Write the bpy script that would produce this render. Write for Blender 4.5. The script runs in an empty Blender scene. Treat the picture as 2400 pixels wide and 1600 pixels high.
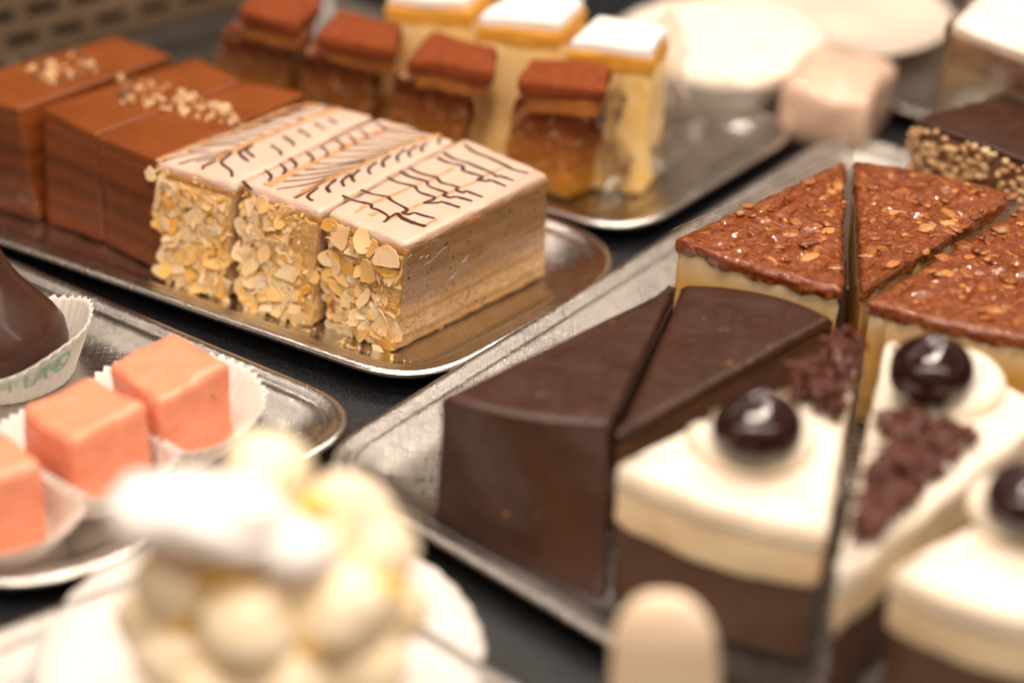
import bpy, math, random
from mathutils import Vector, noise
PI = math.pi
S = 0.01                                    # everything below is measured in centimetres
SC = bpy.context.scene
COL = SC.collection

# ------------------------------------------------------------------ camera, light, exposure
FPX, PITCH, ROLL, CAMH = 5000.0, math.radians(31.25), math.radians(1.76), 46.27
_c, _s = math.cos(PITCH), math.sin(PITCH)
FW = Vector((0, _c, -_s)); UP0 = Vector((0, _s, _c)); RT0 = Vector((1, 0, 0))
RT = RT0 * math.cos(ROLL) + UP0 * math.sin(ROLL)
UPV = -RT0 * math.sin(ROLL) + UP0 * math.cos(ROLL)
EYE = Vector((0, 0, CAMH))
K = 2400 / 2352

def ray(x, y):
    return FW + RT * ((x * K - 1200) / FPX) - UPV * ((y * K - 800) / FPX)

def at(x, y, z):
    """sight line through a measured point met with the level plane z (cm)"""
    d = ray(x, y)
    return EYE + d * ((z - CAMH) / d.z)

def aty(x, y, wy):
    d = ray(x, y)
    return EYE + d * (wy / d.y)

cam = bpy.data.cameras.new('camera')
cam.lens = 36 * FPX / 2400
cam.sensor_width = 36
cam.clip_start, cam.clip_end = 0.02, 30
cam.dof.use_dof = True
cam.dof.focus_distance = 0.853
cam.dof.aperture_fstop = 2.5
cam.dof.aperture_blades = 0
camo = bpy.data.objects.new('camera', cam)
COL.objects.link(camo)
from mathutils import Matrix
mt = Matrix((RT, UPV, -FW)).transposed().to_4x4()
mt.translation = EYE * S
camo.matrix_world = mt
SC.camera = camo

SC.view_settings.view_transform = 'Standard'
SC.view_settings.look = 'None'
SC.view_settings.exposure = 0.0
SC.view_settings.gamma = 1
SC.cycles.use_denoising = True
SC.cycles.max_bounces = 10
SC.cycles.transparent_max_bounces = 16
SC.cycles.sample_clamp_indirect = 6
SC.cycles.caustics_reflective = True
SC.cycles.blur_glossy = 1.0
SC.cycles.caustics_refractive = False

W = bpy.data.worlds.new('World'); SC.world = W; W.use_nodes = True
wn = W.node_tree
bg = wn.nodes['Background']
tc = wn.nodes.new('ShaderNodeTexCoord'); sp = wn.nodes.new('ShaderNodeSeparateXYZ')
rp = wn.nodes.new('ShaderNodeValToRGB')
wn.links.new(tc.outputs['Generated'], sp.inputs[0])
mp = wn.nodes.new('ShaderNodeMapRange'); mp.inputs[1].default_value = -1; mp.inputs[2].default_value = 1
wn.links.new(sp.outputs[2], mp.inputs[0]); wn.links.new(mp.outputs[0], rp.inputs[0])
e = rp.color_ramp.elements
e[0].position = .45; e[0].color = (.15, .066, .027, 1)
e[1].position = .95; e[1].color = (.55, .41, .29, 1)
el = e.new(.62); el.color = (.40, .205, .10, 1)
el = e.new(.74); el.color = (1.15, .84, .62, 1)
el = e.new(.83); el.color = (.56, .39, .28, 1)
wn.links.new(rp.outputs[0], bg.inputs[0])
bg.inputs[1].default_value = .36

def lamp(name, loc, target, power, size, size_y=None, col=(1, .86, .74), shape='DISK'):
    l = bpy.data.lights.new(name, 'AREA')
    l.energy = power; l.color = col; l.size = size * S
    if size_y: l.shape = 'RECTANGLE'; l.size_y = size_y * S
    else: l.shape = shape
    o = bpy.data.objects.new(name, l); COL.objects.link(o)
    o.location = Vector(loc) * S
    o.rotation_euler = (Vector(target) - Vector(loc)).to_track_quat('-Z', 'Y').to_euler()
    o.visible_camera = True
    return o

lamp('strip_area_light', (0, 92, 72), (0, 78, 0), 1.5, 150, 3)
lamp('front_fill', (-35, -45, 150), (-2, 78, 3), 3.0, 70, 40)  # added soft fill behind the camera, lightens the front faces
lamp('strip_area_light', (-4, 18, 62), (-2, 70, 2), 2.3, 130, 4, (1, .83, .68))  # added fill strip above the camera, brightens the foreground
for i, (x, y, z, p) in enumerate([(-46, 30, 150, 3.5), (-24, 24, 152, 3.5), (-6, 18, 155, 3.5), (12, 20, 152, 3.5), (32, 26, 150, 3.5), (58, 40, 150, 3.5), (78, 70, 150, 3.5), (-30, 118, 140, 3), (-2, 128, 140, 3), (26, 134, 140, 3), (54, 140, 140, 3), (80, 128, 140, 3)]):
    lamp('spot_lamp', (x, y, z), (3, 75, 0), p, 5)

# ------------------------------------------------------------------ helpers
def nz(p, f, s=0):
    return noise.noise(Vector((p[0] * f + s * 7.31, p[1] * f - s * 3.17, p[2] * f + s * 1.93)))

class MB:
    def __init__(self):
        self.v = []; self.f = []; self.t = []; self.tint = 0.5; self.flat = False
    def add(self, vs, fs):
        o = len(self.v)
        self.v += [Vector(p) for p in vs]
        self.t += [self.tint] * len(vs)
        self.f += [tuple(i + o for i in f) for f in fs]
    def build(self, name, mat, parent=None, smooth=True):
        me = bpy.data.meshes.new(name)
        org = Vector(parent['_o']) if parent else Vector((0, 0, 0))
        if parent is None and hasattr(self, 'org'): org = Vector(self.org)
        me.from_pydata([(p - org) * S for p in self.v], [], self.f)
        a = me.attributes.new('tint', 'FLOAT', 'POINT')
        a.data.foreach_set('value', self.t)
        me.materials.append(mat)
        me.polygons.foreach_set('use_smooth', [smooth] * len(me.polygons))
        me.update()
        o = bpy.data.objects.new(name, me); COL.objects.link(o)
        if parent: o.parent = parent
        else: o.location = org * S
        o['_o'] = list(org)
        return o

def tag(o, label=None, cat=None, group=None, kind=None):
    if label: o['label'] = label
    if cat: o['category'] = cat
    if group: o['group'] = group
    if kind: o['kind'] = kind
    return o

def thing(name, org, label, cat, group=None):
    o = bpy.data.objects.new(name, None); COL.objects.link(o)
    o.empty_display_size = .01
    o.location = Vector(org) * S
    o['_o'] = list(org)
    return tag(o, label, cat, group)

def sub(parent_part, o):
    """make o a sub-part of parent_part (same origin)"""
    o.parent = parent_part
    o.location = (0, 0, 0)
    return o

# --- shapes
def axis(n, L, r):
    if r <= 0: return [L * i / n for i in range(n + 1)]
    r = min(r, L * .45)
    return [0, r * .3, r * .65] + [r + (L - 2 * r) * i / n for i in range(n + 1)] + [L - r * .65, L - r * .3, L]

def block(mb, bot, top, n=(6, 6, 6), r=.2, amp=0., freq=1., seed=0, amp2=0., freq2=4., flat_top=False):
    """rounded six-sided block between two quads (corner order front-left, front-right, back-right, back-left)"""
    bot = [Vector(p) for p in bot]; top = [Vector(p) for p in top]
    w = ((bot[1] - bot[0]).length + (top[1] - top[0]).length) / 2
    l = ((bot[3] - bot[0]).length + (top[3] - top[0]).length) / 2
    h = sum((top[i] - bot[i]).length for i in range(4)) / 4
    r = min(r, w * .45, l * .45, h * .45)
    A, B, C = axis(n[0], w, r), axis(n[1], l, r), axis(n[2], h, r)
    na, nb, nc = len(A) - 1, len(B) - 1, len(C) - 1
    idx = {}; vs = []; fs = []
    def vert(i, j, k):
        if (i, j, k) in idx: return idx[(i, j, k)]
        p = Vector((A[i], B[j], C[k]))
        q = Vector((min(max(p.x, r), w - r), min(max(p.y, r), l - r), min(max(p.z, r), h - r)))
        d = p - q
        if d.length > 1e-6: p = q + d.normalized() * r
        u, v, t = p.x / w, p.y / l, p.z / h
        lo = bot[0] * (1 - u) * (1 - v) + bot[1] * u * (1 - v) + bot[2] * u * v + bot[3] * (1 - u) * v
        hi = top[0] * (1 - u) * (1 - v) + top[1] * u * (1 - v) + top[2] * u * v + top[3] * (1 - u) * v
        P = lo.lerp(hi, t)
        Z0 = P.z
        if amp or amp2:
            P = P + Vector((nz(P, freq, seed + 1), nz(P, freq, seed + 2), nz(P, freq, seed + 3))) * amp \
                  + Vector((nz(P, freq2, seed + 4), nz(P, freq2, seed + 5), nz(P, freq2, seed + 6))) * amp2
        if flat_top and k == nc: P.z = Z0
        idx[(i, j, k)] = len(vs); vs.append(P)
        return idx[(i, j, k)]
    for i in range(na):
        for j in range(nb):
            fs.append((vert(i, j, 0), vert(i, j + 1, 0), vert(i + 1, j + 1, 0), vert(i + 1, j, 0)))
            fs.append((vert(i, j, nc), vert(i + 1, j, nc), vert(i + 1, j + 1, nc), vert(i, j + 1, nc)))
    for i in range(na):
        for k in range(nc):
            fs.append((vert(i, 0, k), vert(i + 1, 0, k), vert(i + 1, 0, k + 1), vert(i, 0, k + 1)))
            fs.append((vert(i, nb, k), vert(i, nb, k + 1), vert(i + 1, nb, k + 1), vert(i + 1, nb, k)))
    for j in range(nb):
        for k in range(nc):
            fs.append((vert(0, j, k), vert(0, j, k + 1), vert(0, j + 1, k + 1), vert(0, j + 1, k)))
            fs.append((vert(na, j, k), vert(na, j + 1, k), vert(na, j + 1, k + 1), vert(na, j, k + 1)))
    mb.add(vs, fs)

def area2(p):
    return sum(p[i][0] * p[(i + 1) % len(p)][1] - p[(i + 1) % len(p)][0] * p[i][1] for i in range(len(p)))

def round_poly(pts, rads, seg=6):
    pts = [Vector((p[0], p[1])) for p in pts]
    if isinstance(rads, (int, float)): rads = [rads] * len(pts)
    if area2(pts) < 0: pts = pts[::-1]; rads = list(rads)[::-1]
    out = []
    n = len(pts)
    for i in range(n):
        p, a, b, r = pts[i], pts[i - 1], pts[(i + 1) % n], rads[i]
        if r <= 0: out.append(p); continue
        da, db = (a - p), (b - p)
        la, lb = da.length, db.length
        da /= la; db /= lb
        ang = math.acos(max(-1, min(1, da.dot(db))))
        t = min(r / math.tan(ang / 2), la * .48, lb * .48)
        p0, p1 = p + da * t, p + db * t
        for k in range(seg + 1):
            s = k / seg
            out.append(p0 * (1 - s) ** 2 + p * 2 * s * (1 - s) + p1 * s ** 2)
    return out

def resample(poly, step):
    out = []
    n = len(poly)
    for i in range(n):
        a, b = poly[i], poly[(i + 1) % n]
        m = max(1, int(math.ceil((b - a).length / step)))
        for k in range(m): out.append(a.lerp(b, k / m))
    return out

def outnormals(p):
    n = len(p); r = []
    for i in range(n):
        a = (p[i] - p[i - 1]); b = (p[(i + 1) % n] - p[i])
        if a.length < 1e-9: a = b
        if b.length < 1e-9: b = a
        a = a.normalized(); b = b.normalized()
        na, nb = Vector((a.y, -a.x)), Vector((b.y, -b.x))
        m = na + nb
        if m.length < 1e-6: m = na
        m.normalize()
        r.append(m / max(.55, m.dot(na)))
    return r

def rings(mb, R, closed_start=True, closed_end=True):
    """loft a list of equal rings; optional fan caps"""
    n = len(R[0]); vs = [p for r in R for p in r]; fs = []
    for k in range(len(R) - 1):
        for i in range(n):
            j = (i + 1) % n
            fs.append((k * n + i, k * n + j, (k + 1) * n + j, (k + 1) * n + i))
    if closed_start:
        vs.append(sum(R[0], Vector((0, 0, 0))) / n); c = len(vs) - 1
        for i in range(n): fs.append((c, (i + 1) % n, i))
    if closed_end:
        vs.append(sum(R[-1], Vector((0, 0, 0))) / n); c = len(vs) - 1; o = (len(R) - 1) * n
        for i in range(n): fs.append((c, o + i, o + (i + 1) % n))
    mb.add(vs, fs)

def prism(mb, poly, z0, z1, r=.12, nzz=6, caps=8, step=.35, amp=0., freq=1.2, seed=0, amp2=0., freq2=4., capamp=0., capfreq=1.5, rb=0., cen=None, zlow=None, lean=None):
    """upright prism over an outline, rounded at the top edge, top tessellated as shrinking rings"""
    P = resample(poly, step); N = outnormals(P); n = len(P)
    R = []
    c = cen or sum(P, Vector((0, 0))) / n
    def ring(off, z, side=True, f=1.0, k=0):
        out = []
        for i in range(n):
            q = P[i] + N[i] * off
            q = c + (q - c) * f
            zz = z
            if zlow and k == 'low': zz = z + zlow(q, i)
            v = Vector((q.x, q.y, zz))
            if side:
                d = nz(v, freq, seed) * amp + nz(v, freq2, seed + 9) * amp2
                v.x += N[i].x * d; v.y += N[i].y * d
            if lean: v += lean * (z - z0)
            out.append(v)
        return out
    R.append(ring(-rb if rb else 0, z0, k='low'))
    if rb:
        for k in (1, 2, 3):
            a = k / 3 * PI / 2
            R.append(ring(-rb * (1 - math.sin(a)), z0 + rb * (1 - math.cos(a)), k='low'))
    zt = z1 - r
    for k in range(1, nzz + 1): R.append(ring(0, z0 + rb + (zt - z0 - rb) * k / nzz))
    for k in (1, 2, 3, 4):
        a = k / 4 * PI / 2
        R.append(ring(-r * (1 - math.cos(a)), zt + r * math.sin(a)))
    base = R[-1]
    cc = Vector((c.x, c.y, z1)) + ((lean * (z1 - z0)) if lean else Vector((0, 0, 0)))
    for k in range(1, caps):
        f = 1 - k / caps
        rr = []
        for v in base:
            w = cc + (v - cc) * f
            w.z = v.z + (nz(w, capfreq, seed + 5) * capamp if capamp else 0) * min(1, k / 2)
            rr.append(w)
        R.append(rr)
    rings(mb, R, True, True)

def tube(mb, pts, r, seg=6, flat=1.0, up=None, taper=False):
    pts = [Vector(p) for p in pts]
    R = []
    n = len(pts)
    up = up or Vector((0, 0, 1))
    for i in range(n):
        d = (pts[min(i + 1, n - 1)] - pts[max(i - 1, 0)])
        if d.length < 1e-9: d = Vector((1, 0, 0))
        d.normalize()
        s = d.cross(up)
        if s.length < 1e-6: s = d.cross(Vector((1, 0, 0)))
        s.normalize(); u = s.cross(d)
        rr = r[i] if isinstance(r, (list, tuple)) else r
        if taper: rr *= .35 + .65 * math.sin(PI * min(1, max(0, .12 + .76 * i / (n - 1)))) 
        R.append([pts[i] + s * math.cos(2 * PI * k / seg) * rr + u * math.sin(2 * PI * k / seg) * rr * flat for k in range(seg)])
    # rings expects outward winding: reverse order
    R = [list(reversed(x)) for x in R]
    rings(mb, R)

def smooth_path(pts, m=6):
    pts = [Vector(p) for p in pts]
    if len(pts) < 3:
        return [pts[0].lerp(pts[-1], k / m) for k in range(m + 1)]
    out = []
    n = len(pts)
    for i in range(n - 1):
        p0, p1, p2, p3 = pts[max(0, i - 1)], pts[i], pts[i + 1], pts[min(n - 1, i + 2)]
        for k in range(m):
            t = k / m
            out.append(.5 * ((2 * p1) + (p2 - p0) * t + (2 * p0 - 5 * p1 + 4 * p2 - p3) * t * t + (3 * p1 - p0 - 3 * p2 + p3) * t ** 3))
    out.append(pts[-1])
    return out

def ball(mb, c, r, nu=24, nv=14, amp=0., freq=1., seed=0, frame=None, amp2=0, freq2=3):
    """ellipsoid with radii r (tuple) and noise"""
    if isinstance(r, (int, float)): r = (r, r, r)
    c = Vector(c)
    R = []
    for k in range(1, nv):
        th = PI * k / nv
        rr = []
        for i in range(nu):
            ph = 2 * PI * i / nu
            d = Vector((math.sin(th) * math.cos(ph), math.sin(th) * math.sin(ph), -math.cos(th)))
            s = 1 + (nz(d * 1.0 + c * .37, freq, seed) * amp if amp else 0) + (nz(d + c * .37, freq2, seed + 3) * amp2 if amp2 else 0)
            v = Vector((d.x * r[0], d.y * r[1], d.z * r[2])) * s
            if frame: v = frame @ v
            rr.append(c + v)
        R.append(rr)
    rings(mb, R)

def sheet(mb, p00, p10, p11, p01, nu=12, nv=12, amp=0., freq=.8, seed=0, amp2=0., freq2=3.):
    p00, p10, p11, p01 = map(Vector, (p00, p10, p11, p01))
    vs = []; fs = []
    nrm = (p10 - p00).cross(p01 - p00).normalized()
    for j in range(nv + 1):
        for i in range(nu + 1):
            u, v = i / nu, j / nv
            p = p00 * (1 - u) * (1 - v) + p10 * u * (1 - v) + p11 * u * v + p01 * (1 - u) * v
            p = p + nrm * (nz(p, freq, seed) * amp + nz(p, freq2, seed + 4) * amp2)
            vs.append(p)
    for j in range(nv):
        for i in range(nu):
            a = j * (nu + 1) + i
            fs.append((a, a + 1, a + nu + 2, a + nu + 1))
    mb.add(vs, fs)

def flake(mb, c, nrm, a, b, rot, seed, thick=.05, broken=.5, curl=.12, n=14):
    """one shaved nut flake: rounded, chipped outline, slightly cupped"""
    rnd = random.Random(seed)
    nrm = Vector(nrm).normalized(); c = Vector(c)
    t = nrm.cross(Vector((0.13, .2, 1)))
    if t.length < 1e-3: t = nrm.cross(Vector((1, 0, 0)))
    t.normalize(); s = nrm.cross(t)
    t2 = t * math.cos(rot) + s * math.sin(rot); s2 = nrm.cross(t2)
    pts = []
    for i in range(n):
        ph = 2 * PI * i / n
        x, y = math.cos(ph), math.sin(ph)
        x *= 1 + .15 * x
        j_ = rnd.uniform(.9, 1.08)
        pts.append([x * a * j_, y * b * j_])
    for _ in range(rnd.choice((1, 2, 3)) if rnd.random() < broken else 0):
        ang = rnd.uniform(0, 2 * PI); d = rnd.uniform(.05, .6)
        ca, sa = math.cos(ang), math.sin(ang)
        for p in pts:
            q = (p[0] / a) * ca + (p[1] / b) * sa
            if q > d:
                e = (q - d) * rnd.uniform(.92, 1.0)
                p[0] -= e * ca * a; p[1] -= e * sa * b
    def P(x, y, h): return c + t2 * x + s2 * y + nrm * (curl * ((x / a) ** 2 + .4 * (y / b) ** 2) * b + h)
    top = [P(x, y, thick) for x, y in pts]; mid = [P(x * .55, y * .55, thick) for x, y in pts]; low = [P(x, y, 0) for x, y in pts]; lowm = [P(x * .5, y * .5, 0) for x, y in pts]
    for A_, B_, e_ in ((lowm, low, 0), (low, top, 2), (top, mid, 1)):
        vs = A_ + B_; fs = [(i, (i + 1) % n, n + (i + 1) % n, n + i) for i in range(n)]
        if e_ == 1: fs.append(tuple(n + i for i in range(n)))
        if e_ == 0: fs.append(tuple(reversed(range(n))))
        mb.add(vs, fs)

def chunk(mb, c, r, seed):
    rnd = random.Random(seed)
    ball(mb, c, (r * rnd.uniform(.7, 1.3), r * rnd.uniform(.7, 1.2), r * rnd.uniform(.5, .9)), 7, 5, .5, 1.3, seed)

# ------------------------------------------------------------------ materials
class NT:
    def __init__(self, name):
        self.m = bpy.data.materials.new(name); self.m.use_nodes = True
        self.t = self.m.node_tree; self.b = self.t.nodes['Principled BSDF']; self.out = self.t.nodes['Material Output']
        tcn = self.t.nodes.new('ShaderNodeTexCoord')
        mpn = self.t.nodes.new('ShaderNodeMapping'); mpn.inputs['Scale'].default_value = (100, 100, 100)
        self.t.links.new(tcn.outputs['Object'], mpn.inputs[0]); self.co = mpn.outputs[0]
    def n(self, k): return self.t.nodes.new(k)
    def l(self, a, b): self.t.links.new(a, b)
    def stretch(self, sc, rot=(0, 0, 0)):
        m = self.n('ShaderNodeMapping'); m.inputs['Scale'].default_value = sc; m.inputs['Rotation'].default_value = rot
        self.l(self.co, m.inputs[0]); return m.outputs[0]
    def noise(self, scale, detail=4, rough=.55, vec=None, dist=0):
        x = self.n('ShaderNodeTexNoise'); x.inputs['Scale'].default_value = scale; x.inputs['Detail'].default_value = detail
        x.inputs['Roughness'].default_value = rough; x.inputs['Distortion'].default_value = dist
        self.l(vec or self.co, x.inputs['Vector']); return x.outputs['Fac']
    def voro(self, scale, out='Distance', vec=None, feature='F1'):
        x = self.n('ShaderNodeTexVoronoi'); x.feature = feature; x.inputs['Scale'].default_value = scale
        self.l(vec or self.co, x.inputs['Vector']); return x.outputs[out]
    def ramp(self, fac, stops, interp='LINEAR'):
        x = self.n('ShaderNodeValToRGB'); x.color_ramp.interpolation = interp
        e = x.color_ramp.elements
        while len(e) > 1: e.remove(e[-1])
        for i, (p, c) in enumerate(stops):
            if not isinstance(c, (tuple, list)): c = (c, c, c)
            el = e[0] if i == 0 else e.new(p)
            el.position = p; el.color = (*c[:3], 1)
        self.l(fac, x.inputs[0]); return x.outputs[0]
    def mix(self, fac, a, b, mode='MIX'):
        x = self.n('ShaderNodeMix'); x.data_type = 'RGBA'; x.blend_type = mode
        for v, i in ((fac, 0), (a, 6), (b, 7)):
            if hasattr(v, 'is_output'): self.l(v, x.inputs[i])
            elif i == 0: x.inputs[0].default_value = v
            else: x.inputs[i].default_value = (*v[:3], 1)
        return x.outputs[2]
    def math(self, op, a, b=0.):
        x = self.n('ShaderNodeMath'); x.operation = op
        for i, v in enumerate((a, b)):
            if hasattr(v, 'is_output'): self.l(v, x.inputs[i])
            else: x.inputs[i].default_value = v
        return x.outputs[0]
    def z(self):
        x = self.n('ShaderNodeSeparateXYZ'); self.l(self.co, x.inputs[0]); return x.outputs[2]
    def attr(self, name='tint'):
        x = self.n('ShaderNodeAttribute'); x.attribute_name = name; return x.outputs['Fac']
    def bump(self, h, strength, dist, prev=None):
        x = self.n('ShaderNodeBump'); x.inputs['Strength'].default_value = strength; x.inputs['Distance'].default_value = dist
        self.l(h, x.inputs['Height'])
        if prev: self.l(prev, x.inputs['Normal'])
        self.l(x.outputs[0], self.b.inputs['Normal']); return x.outputs[0]
    def set(self, **kw):
        for k, v in kw.items():
            i = self.b.inputs[k.replace('_', ' ')]
            if hasattr(v, 'is_output'): self.l(v, i)
            else: i.default_value = (*v, 1) if isinstance(v, tuple) and len(v) == 3 and i.type == 'RGBA' else v
        return self

def food(name, c1, c2, scale=2., rough=.6, sss=0., rad=(1, .5, .25), srad=.3, bump=.4, bscale=6., bdist=.03, specks=(), zramp=None, zdist=.25, coat=0., spec=.4, lohi=(.35, .65), mott=.35, rvar=0.):
    """procedural foodstuff: two-tone mottling, layers by height, specks, fine relief"""
    t = NT(name)
    f = t.ramp(t.noise(scale, 6, .6), [(lohi[0], 0.), (lohi[1], 1.)])
    if zramp:
        z = t.math('ADD', t.z(), t.math('MULTIPLY', t.math('SUBTRACT', t.noise(1.1, 5, .6), .5), zdist))
        lay = t.ramp(t.math('DIVIDE', z, 10.), [(p / 10., c) for p, c in zramp])
        col = t.mix(t.math('MULTIPLY', f, mott), lay, c2)
    else:
        col = t.mix(f, c1, c2)
    for (sc, th, c, w) in specks:
        col = t.mix(t.ramp(t.noise(sc, 2, .5), [(th, 0.), (th + w, 1.)]), col, c)
    t.set(Base_Color=col, Roughness=rough)
    t.b.inputs['Specular IOR Level'].default_value = spec
    if sss:
        t.b.inputs['Subsurface Weight'].default_value = sss
        t.b.inputs['Subsurface Radius'].default_value = rad
        t.b.inputs['Subsurface Scale'].default_value = srad * S
    if rvar:
        t.set(Roughness=t.ramp(t.noise(.9, 6, .7, dist=.8), [(.3, max(.05, rough - rvar)), (.72, rough + rvar)]))
    if coat:
        t.b.inputs['Coat Weight'].default_value = coat; t.b.inputs['Coat Roughness'].default_value = .12
    if bump:
        t.bump(t.noise(bscale, 6, .65), bump, bdist * S * 2)
    return t.m

def metal(name, base=(.62, .58, .53), rough=.2, scr=.35):
    t = NT(name)
    a = t.noise(1.2, 6, .7, t.stretch((14, .7, 1), (0, 0, .52)))
    b = t.noise(1.0, 6, .7, t.stretch((.8, 16, 1), (0, 0, -.2)))
    g = t.noise(.35, 5, .6)
    w = t.math('MULTIPLY', a, b)
    t.set(Base_Color=t.mix(t.ramp(g, [(.35, 0.), (.7, 1.)]), tuple(x * .82 for x in base), base), Metallic=1.0,
          Roughness=t.ramp(t.math('ADD', t.math('MULTIPLY', w, 1.2), t.math('MULTIPLY', g, .3)), [(.25, rough * .55), (.75, rough * 1.9)]))
    t.bump(t.math('ADD', w, t.math('MULTIPLY', t.noise(30, 2, .5), .25)), scr, .004 * S * 10)
    return t.m

def film(name, tintc=(1, .97, .93), gl=.16, rough=.05):
    t = NT(name)
    tr = t.n('ShaderNodeBsdfTransparent'); tr.inputs[0].default_value = (*tintc, 1)
    gs = t.n('ShaderNodeBsdfGlossy'); gs.inputs['Roughness'].default_value = rough
    lw = t.n('ShaderNodeLayerWeight'); lw.inputs[0].default_value = .35
    mx = t.n('ShaderNodeMixShader')
    fac = t.math('ADD', t.math('MULTIPLY', lw.outputs['Fresnel'], .2 + gl * .5), gl * .2)
    t.l(fac, mx.inputs[0]); t.l(tr.outputs[0], mx.inputs[1]); t.l(gs.outputs[0], mx.inputs[2])
    bp = t.n('ShaderNodeBump'); bp.inputs['Strength'].default_value = .35; bp.inputs['Distance'].default_value = .0006
    t.l(t.noise(1.6, 5, .6, dist=.6), bp.inputs['Height']); t.l(bp.outputs[0], gs.inputs['Normal'])
    t.l(mx.outputs[0], t.out.inputs[0])
    return t.m

def almond_mat(name, stops, rough=.45):
    t = NT(name)
    c = t.ramp(t.attr(), stops)
    c = t.mix(t.ramp(t.noise(2.2, 4, .6), [(.45, 0.), (.75, .45)]), c, (.72, .40, .12))
    t.set(Base_Color=c, Roughness=rough)
    t.b.inputs['Subsurface Weight'].default_value = .45
    t.b.inputs['Subsurface Radius'].default_value = (1, .6, .3)
    t.b.inputs['Subsurface Scale'].default_value = .15 * S
    t.bump(t.noise(9, 4, .6), .25, .0006)
    return t.m

M = {}
def make_counter():
    t = NT('black_stone')
    v = t.voro(14, 'Distance'); n = t.noise(15, 3, .6)
    f = t.ramp(n, [(.585, 0.), (.66, 1.)])
    t.set(Base_Color=t.mix(f, (.006, .0065, .008), (.20, .21, .23)), Roughness=t.ramp(n, [(.3, .22), (.7, .5)]))
    t.bump(t.noise(18, 3, .6), .5, .0006)
    return t.m
M['counter'] = make_counter()
M['steel'] = metal('worn_steel', (.70, .675, .64))
M['steel_dull'] = metal('dull_steel', (.385, .365, .335), .28, .8)
M['film'] = film('clear_film', gl=.26)
M['film_ridge'] = film('film_fold', (1, .99, .97), 1.2, .3)
M['film_crumple'] = film('crumpled_film', (.99, .97, .93), 1.5, .15)
M['grille'] = food('brown_painted_metal', (.125, .082, .048), (.15, .10, .06), .4, .45, bump=.1)
M['dark_bar'] = food('dark_rail', (.03, .026, .024), (.05, .045, .04), .4, .35, bump=.05)
M['duct'] = food('grille_back', (.006, .005, .004), (.008, .006, .005), .4, .8, bump=0)

M['icing'] = food('white_icing', (.65, .495, .405), (.63, .44, .32), .7, .32, .5, (1, .6, .35), .35, .12, 5, .02, spec=.5, lohi=(.45, .8))
M['apricot'] = food('apricot_glaze', (.60, .32, .11), (.46, .22, .06), 2.5, .45, .3, srad=.2, bump=.3, bscale=4)
M['sponge'] = food('nut_sponge', (.66, .40, .17), (.50, .27, .11), 3.2, .8, .15, srad=.15, bump=.8, bscale=9, bdist=.06,
    specks=((10, .59, (.34, .18, .085), .09), (4.5, .66, (.08, .055, .05), .03), (13, .65, (.18, .11, .07), .05)),
    zramp=((0, (.70, .42, .15)), (.3, (.86, .58, .26)), (.5, (.60, .29, .08)), (.7, (.92, .66, .34)), (1.25, (.86, .56, .24)), (1.4, (.62, .32, .10)), (1.6, (.84, .56, .27)), (2.0, (.70, .45, .22)), (2.2, (.52, .33, .17)), (2.9, (.58, .38, .2)), (3.1, (.48, .30, .155)), (3.7, (.56, .37, .2)), (3.9, (.46, .29, .15)), (4.3, (.50, .31, .155)), (4.6, (.62, .33, .09))), zdist=.5, mott=.5)
M['choc_line'] = food('piped_chocolate', (.055, .022, .016), (.085, .032, .02), 3, .35, bump=.1)
M['caramel_line'] = food('feathered_caramel', (.55, .24, .08), (.70, .40, .20), 5.5, .4, .3, srad=.15, bump=.05)
M['almond'] = almond_mat('almond', ((0, (.90, .70, .48)), (.4, (.88, .60, .31)), (.68, (.88, .50, .14)), (.92, (.82, .39, .06)), (.97, (.3, .08, .018))))
M['almond_meal'] = food('almond_meal', (.78, .50, .20), (.60, .33, .10), 2.4, .75, .3, srad=.2, bump=.9, bscale=7, bdist=.08)
M['nut'] = almond_mat('crushed_nut', ((0, (.74, .54, .33)), (.6, (.58, .36, .18)), (.9, (.4, .2, .09)), (1, (.13, .05, .025))), .6)
M['milk_choc'] = food('milk_chocolate_glaze', (.24, .066, .016), (.185, .048, .011), .5, .32, .0, bump=.14, bscale=2, bdist=.03, coat=.04, spec=.3, rvar=.1, specks=((3.5, .69, (.13, .04, .015), .03),))
M['nougat_body'] = food('layered_nougat', (.2, .06, .015), (.16, .040, .009), 3.2, .28, .1, srad=.15, bump=.3, bscale=5,
    zramp=((0, (.16, .038, .009)), (.55, (.20, .047, .009)), (1.0, (.115, .027, .006)), (1.4, (.19, .045, .008)), (2.0, (.10, .024, .005)), (2.5, (.18, .042, .008)), (3.0, (.09, .021, .005)), (3.5, (.2, .049, .010)), (4.1, (.17, .041, .009)), (4.5, (.24, .065, .015))), zdist=.7, coat=.5, mott=.25, rvar=.1)
M['pink'] = food('pink_fondant', (.85, .335, .205), (.82, .28, .155), .9, .26, .4, (1, .35, .2), .3, .12, 1.3, .06, coat=.15, lohi=(.4, .7), rvar=.08, specks=((1.3, .64, (.86, .42, .30), .12),))
M['paper'] = food('white_paper', (.86, .80, .74), (.82, .75, .68), 1.5, .75, .2, (1, .8, .7), .2, .15, 14, .02)
M['ink'] = food('green_ink', (.30, .55, .42), (.36, .60, .47), 4, .7, bump=0)
M['dark_choc'] = food('dark_chocolate_glaze', (.032, .0102, .0046), (.050, .0165, .0080), .6, .40, .0, bump=.4, bscale=1.2, bdist=.06, coat=.12, lohi=(.3, .7), rvar=.18, specks=((1.9, .735, (.22, .1, .04), .02), (4.2, .75, (.28, .14, .06), .015)))
M['mound_choc'] = food('mound_chocolate', (.042, .0145, .009), (.062, .022, .013), 1.2, .40, .06, srad=.1, bump=.12, bscale=3, coat=.2)
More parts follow.
